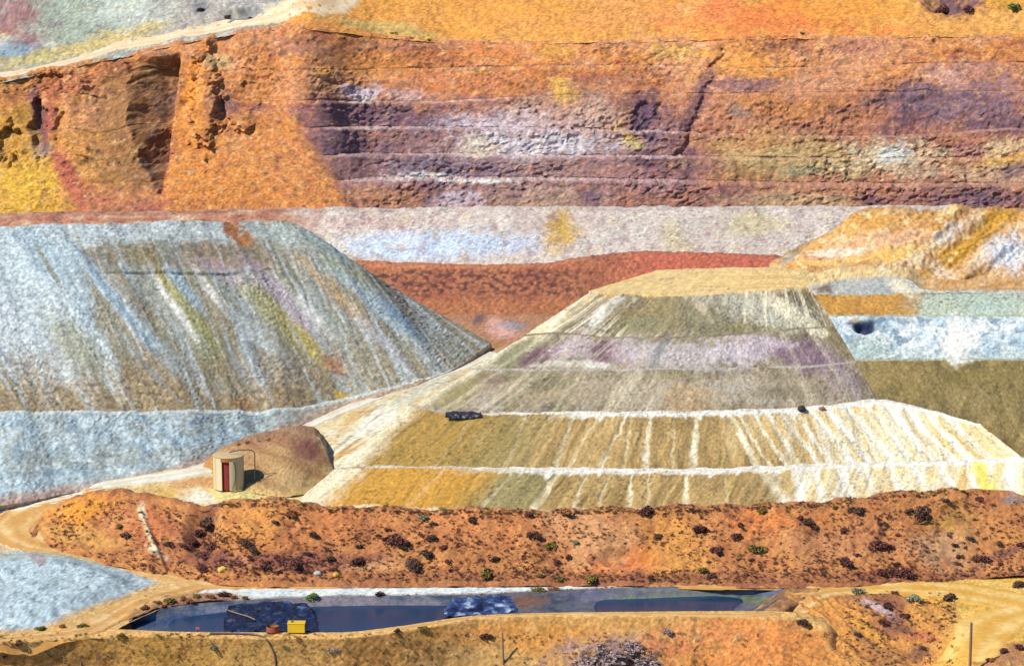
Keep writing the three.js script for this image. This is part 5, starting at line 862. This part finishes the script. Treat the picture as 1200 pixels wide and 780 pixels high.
function shrub(key, a, b, px, kind, label, tall = 1) {
  px *= 0.86; const q = spot(key, a, b + px * 0.28), r = metres(q, px) / 1.75, big = px >= 9, text = label || `${size(px)} ${looks[kind]} shrub ${where[key](a, b)}`;
  let o;
  if (big) { const sh = shrubShapes[Math.floor(rnd() * 6)]; o = thing('shrub', text, 'shrub', [q[0], q[1] - 0.04, q[2]]); part('foliage', sh.leaf, leafMat[kind], o); part('stem', sh.stem, twig, o); }
  else { o = new THREE.Mesh(smallShapes[Math.floor(rnd() * 4)], leafMat[kind]); o.name = numbered('shrub'); o.position.set(q[0], q[1] - 0.03, q[2]); o.castShadow = o.receiveShadow = true; o.userData = { label: text, category: 'shrub' }; scene.add(o); }
  o.userData.group = label ? 'shrubs around the mine' : `${looks[kind]} shrubs ${where[key](a, b)}`;
  o.scale.set(r * rr(0.85, 1.35), r * rr(0.6, 0.95) * tall, r * rr(0.8, 1.2)); o.rotation.y = rnd() * 6.283;
}
const B = 'orange_bank', F = 'foreground_bank', RH = 'right_hollow';
for (const [a, b, w, k, l] of [
  [238, 600, 30, 'dark', 'largest dark shrub at the head of the hollow below the tank'], [228, 612, 20, 'maroon'], [287, 636, 21, 'dark'], [297, 646, 17, 'dark'], [197, 637, 18, 'dark', 'dark shrub right beside the white gully'], [147, 628, 17, 'dark'], [138, 617, 13, 'olive'], [322, 613, 14, 'dark'], [343, 603, 22, 'rust'], [367, 627, 16, 'dark'], [215, 640, 16, 'maroon'], [240, 650, 20, 'maroon'], [222, 626, 16, 'maroon'], [250, 640, 18, 'maroon'], [236, 664, 20, 'maroon'], [310, 665, 20, 'maroon'], [345, 662, 22, 'maroon'], [385, 655, 16, 'dark'], [360, 648, 14, 'dark'],
  [495, 606, 14, 'grey'], [519, 597, 11, 'grey', 'lone grey green shrub on the bank crest below the ochre terrace'], [452, 594, 10, 'olive'], [508, 613, 12, 'dark'], [553, 610, 17, 'dark'], [452, 622, 12, 'maroon'], [463, 635, 26, 'maroon'], [507, 630, 18, 'dark'], [500, 648, 22, 'dark', 'round dark green shrub in the dense patch'], [483, 662, 24, 'dark'], [420, 640, 15, 'dark'], [417, 657, 24, 'maroon'], [525, 661, 12, 'maroon'], [520, 644, 15, 'maroon'], [560, 637, 10, 'dark'], [585, 632, 10, 'dark'], [580, 656, 19, 'dark'], [628, 625, 25, 'dark', 'broad purple brown shrub alone on the upper middle bank'], [645, 637, 20, 'olive', 'olive shrub left of the grey one on mid bank'], [675, 636, 12, 'grey'], [667, 652, 14, 'maroon'], [653, 657, 13, 'maroon'], [620, 603, 12, 'maroon'], [663, 599, 24, 'rust'], [770, 627, 14, 'dark'], [758, 597, 22, 'maroon'], [780, 603, 10, 'maroon'], [732, 638, 6, 'dark'], [570, 673, 22, 'olive'], [633, 677, 12, 'olive'], [693, 677, 24, 'olive', 'dark olive shrub at the bank foot left of the scar'], [655, 678, 14, 'olive'],
  [820, 620, 26, 'maroon'], [868, 615, 14, 'dark'], [863, 628, 16, 'maroon'], [840, 645, 22, 'maroon', 'rounded maroon shrub left of the big olive one'], [888, 642, 25, 'olive', 'biggest olive shrub on the bank right of the scar'], [947, 613, 20, 'dark'], [938, 609, 12, 'maroon'], [987, 620, 17, 'maroon'], [990, 657, 28, 'maroon'], [1030, 638, 26, 'maroon', 'wide maroon shrub midway down the right bank'], [1044, 641, 14, 'maroon'], [1080, 603, 30, 'dark', 'broad dark shrub high on the right bank'], [1066, 599, 18, 'dark'], [1137, 631, 15, 'dark', 'isolated round dark shrub on the far right bank'], [1150, 653, 22, 'maroon'], [1123, 652, 12, 'dark'], [1172, 637, 14, 'dark'], [1170, 663, 12, 'maroon'], [1057, 669, 26, 'maroon'], [1035, 669, 20, 'maroon'], [823, 667, 14, 'olive'], [1007, 598, 22, 'dark'], [1107, 590, 16, 'dark'], [1147, 583, 15, 'maroon'], [893, 599, 16, 'olive'], [980, 594, 12, 'olive'], [1165, 590, 10, 'dark'], [1195, 640, 12, 'maroon'],
]) shrub(B, a, b, w, k, l);
for (const [key, a, b, w, k, l, t] of [
  [RH, 1007, 692, 18, 'grey', 'pale grey green shrub beside the golden road junction'], [RH, 1072, 701, 26, 'grey', 'broad low grey green shrub in the hollow below the golden road', 0.7], [RH, 1113, 699, 22, 'dark', 'dark leafy shrub at the inner bend of the golden road', 0.8], [RH, 1050, 697, 14, 'maroon'], [RH, 1040, 712, 16, 'maroon'], [RH, 1062, 722, 14, 'maroon'], [RH, 1035, 730, 18, 'maroon'], [RH, 1082, 758, 14, 'dark'], [RH, 1195, 682, 20, 'dark', 'dark shrub at the right edge above the golden road'], [RH, 1175, 765, 16, 'maroon'], [RH, 1195, 760, 18, 'maroon'], [RH, 1160, 775, 14, 'rust'], [RH, 1005, 745, 16, 'maroon'],
  [F, 940, 727, 20, 'dark', 'dark shrub on the crest right of the pond end'], [F, 858, 718, 16, 'olive', 'olive shrub on the rim in front of the right pond cell'], [F, 465, 738, 11, 'dark'], [F, 495, 734, 13, 'olive', 'olive shrub on the near rim by mid pond'], [F, 570, 743, 18, 'maroon'], [F, 782, 738, 16, 'pale'], [F, 250, 756, 18, 'grey', 'small grey green shrub alone below the blue tarpaulin'], [F, 22, 751, 18, 'dark', 'dark shrub near the left edge of the foreground bank'], [F, 7, 768, 14, 'dark'], [F, 188, 744, 10, 'olive'], [F, 142, 743, 14, 'olive'], [F, 390, 760, 16, 'pale'], [F, 335, 758, 12, 'grey'], [F, 360, 770, 8, 'dark'],
  [F, 688, 778, 46, 'pale', 'pale twiggy brush at the left of the grey thicket'], [F, 722, 770, 58, 'pale', 'largest pale twiggy brush in the middle foreground thicket'], [F, 756, 778, 48, 'pale', 'pale twiggy brush at the right of the grey thicket'], [F, 704, 762, 34, 'pale', 'pale twiggy brush behind the left of the grey thicket'], [F, 740, 760, 34, 'pale', 'pale twiggy brush behind the right of the grey thicket'], [F, 672, 782, 30, 'pale', 'leftmost pale twiggy brush of the grey thicket'], [F, 770, 784, 30, 'pale', 'rightmost pale twiggy brush of the grey thicket'],
  ['left_ground', 97, 730, 18, 'olive'], ['left_ground', 47, 734, 16, 'olive'], ['left_ground', 72, 733, 12, 'rust'],
  ['pond_shelf', 287, 698, 15, 'olive', 'olive shrub on the rim above the blue tarpaulin'], ['pond_shelf', 367, 696, 20, 'green', 'bright olive shrub on the far pond edge right of the tarpaulin'], ['pond_shelf', 170, 712, 14, 'rust'], ['pond_shelf', 183, 706, 14, 'rust'], ['pond_shelf', 198, 704, 16, 'olive'], ['pond_shelf', 214, 702, 14, 'rust'], ['pond_shelf', 230, 700, 14, 'olive'], ['pond_shelf', 246, 699, 16, 'rust'], ['pond_shelf', 262, 696, 18, 'maroon'], ['pond_shelf', 275, 699, 12, 'rust'], ['pond_shelf', 222, 708, 12, 'rust'], ['pond_shelf', 192, 712, 12, 'rust'], ['pond_shelf', 630, 695, 16, 'olive', 'olive shrub on the divider in mid pond'], ['pond_shelf', 648, 692, 14, 'rust'], ['pond_shelf', 564, 696, 8, 'dark'], ['pond_shelf', 925, 688, 14, 'maroon'], ['pond_shelf', 445, 698, 16, 'maroon'], ['pond_shelf', 478, 697, 10, 'olive'],
  ['brown_knoll', 290, 517, 8, 'dark'], ['brown_knoll', 303, 515, 6, 'dark'], ['brown_knoll', 314, 512, 9, 'olive', 'olive shrub on the knoll crest above the tank pipe'], ['brown_knoll', 279, 520, 8, 'rust'],
  ['upper_hillside', 462, 38, 9, 'green', 'small green shrub on the ledge above the left pit wall'], ['upper_hillside', 503, 44, 9, 'olive', 'olive shrub right of the green one above the pit wall'], ['upper_hillside', 1187, 9, 20, 'green', 'bright green bush at the top right corner', 1.2], ['upper_hillside', 940, 38, 10, 'olive', 'olive shrub on the ledge above the right pit wall'], ['upper_hillside', 235, 12, 11, 'dark', 'dark shrub above the pale haul road'], ['upper_hillside', 1105, 8, 24, 'maroon', 'dark thicket under the upper right ledge'], ['upper_hillside', 1135, 10, 22, 'maroon', 'maroon thicket left of the bright green bush'], ['upper_hillside', 265, 17, 12, 'dark'], ['upper_hillside', 290, 14, 14, 'dark'],
]) shrub(key, a, b, w, k, l, t);
for (let i = 0, made = 0; made < 122 && i < 4000; i++) {          // the smaller shrubs of the bank, thick where the photograph shows thickets
  const a = rr(200, 1200), b = rr(604, 680), top = along(bankTop, a), dens = 0.18 + 0.75 * sst(1, 0.2, Math.hypot((a - 470) / 90, (b - 645) / 36)) + 0.6 * sst(1, 0.2, Math.hypot((a - 320) / 110, (b - 662) / 18)) + 0.45 * sst(960, 1020, a) + 0.4 * sst(1, 0.3, Math.hypot((a - 590) / 70, (b - 640) / 34)) - 0.5 * sst(1, 0.4, Math.hypot((a - 735) / 60, (b - 655) / 26)) + 0.35 * sst(660, 674, b);
  if (b < top + 5 || b > along(bankFoot, a) - 3 || rnd() > dens) continue;
  shrub(B, a, b, rr(6, 11.5), rnd() < 0.55 ? 'maroon' : rnd() < 0.75 ? 'dark' : 'olive'); made++;
}
{ // uncountable low scrub, one mass
  const list = [];
  const scatter = (key, n, ra, rb, w0, w1, kinds, dens) => { const S = surfaces[key]; for (let i = 0, m = 0; m < n && i < n * 40; i++) { const e = Math.floor(rnd() * S.W * S.H), a = S.A[e], b = S.B[e]; if (a < ra[0] || a > ra[1] || b < rb[0] || b > rb[1] || (dens && rnd() > dens(a, b))) continue; list.push([S.pos[e * 3], S.pos[e * 3 + 1] - 0.02, S.pos[e * 3 + 2], rr(w0, w1) * -S.pos[e * 3 + 2] / FOCAL / 1.75, kinds[Math.floor(rnd() * kinds.length)]]); m++; } };
  scatter(B, 4200, [60, 1210], [590, 684], 2.5, 7.5, ['maroon', 'maroon', 'dark', 'rust'], (a, b) => b < along(bankTop, a) + 3 ? 0 : clamp(0.3 + 1.2 * fbm(a * 0.02, b * 0.04, 3) + 0.5 * sst(658, 676, b) - 0.4 * sst(1, 0.4, Math.hypot((a - 735) / 60, (b - 655) / 26))));
  scatter(B, 900, [250, 1160], [576, 606], 3, 8, ['maroon', 'dark', 'maroon', 'olive'], (a, b) => Math.abs(b - along(bankTop, a) - 0.5) < 3 ? clamp(0.6 + fbm(a * 0.04, 3, 3) * 1.4) : 0);
  scatter(B, 480, [205, 400], [610, 678], 3, 7, ['maroon', 'maroon', 'dark'], (a, b) => Math.max(sst(1, 0.4, Math.hypot((a - 236) / 30, (b - 630) / 34)), sst(1, 0.4, Math.hypot((a - 320) / 110, (b - 664) / 14))));
  scatter(F, 900, [-20, 1000], [742, 800], 2.5, 8, ['olive', 'rust', 'rust', 'grey', 'dark'], (a, b) => clamp(0.35 + fbm(a * 0.02, b * 0.05, 3) - 0.3 * sst(780, 860, a)));
  scatter(F, 260, [650, 785], [748, 800], 4, 11, ['pale', 'pale', 'rust'], (a, b) => sst(1.1, 0.5, Math.hypot((a - 720) / 66, (b - 778) / 28)));
  scatter(RH, 420, [990, 1120], [694, 790], 3, 8, ['maroon', 'maroon', 'rust', 'dark'], (a, b) => clamp(0.4 + 1.3 * fbm(a * 0.04, b * 0.06, 3)));
  scatter('pond_shelf', 160, [160, 940], [684, 735], 2, 5, ['maroon', 'rust', 'olive'], (a, b) => Math.abs(b - along(farRim, a)) < 2.5 || (a < 285 && b > 696) ? 0.8 : 0);
  const im = new THREE.InstancedMesh(shrubGeo(56, 4, 0.85), new THREE.MeshStandardMaterial({ vertexColors: true, roughness: 1, side: THREE.DoubleSide }), list.length), d = new THREE.Object3D(), c = new THREE.Color();
  list.forEach(([x, y, z, r, k], i) => { d.position.set(x, y, z); d.scale.set(r, r * rr(0.7, 1), r); d.rotation.y = rnd() * 6; d.updateMatrix(); im.setMatrixAt(i, d.matrix); const h = hue[k], v = rr(0.8, 1.15); im.setColorAt(i, c.setRGB(h[0] * v, h[1] * v, h[2] * v)); });
  im.name = 'low_scrub'; im.castShadow = im.receiveShadow = true; im.userData = { kind: 'stuff', label: 'low maroon and rusty scrub scattered over the earth banks', category: 'scrub' }; scene.add(im);
}

renderer.render(scene, camera);
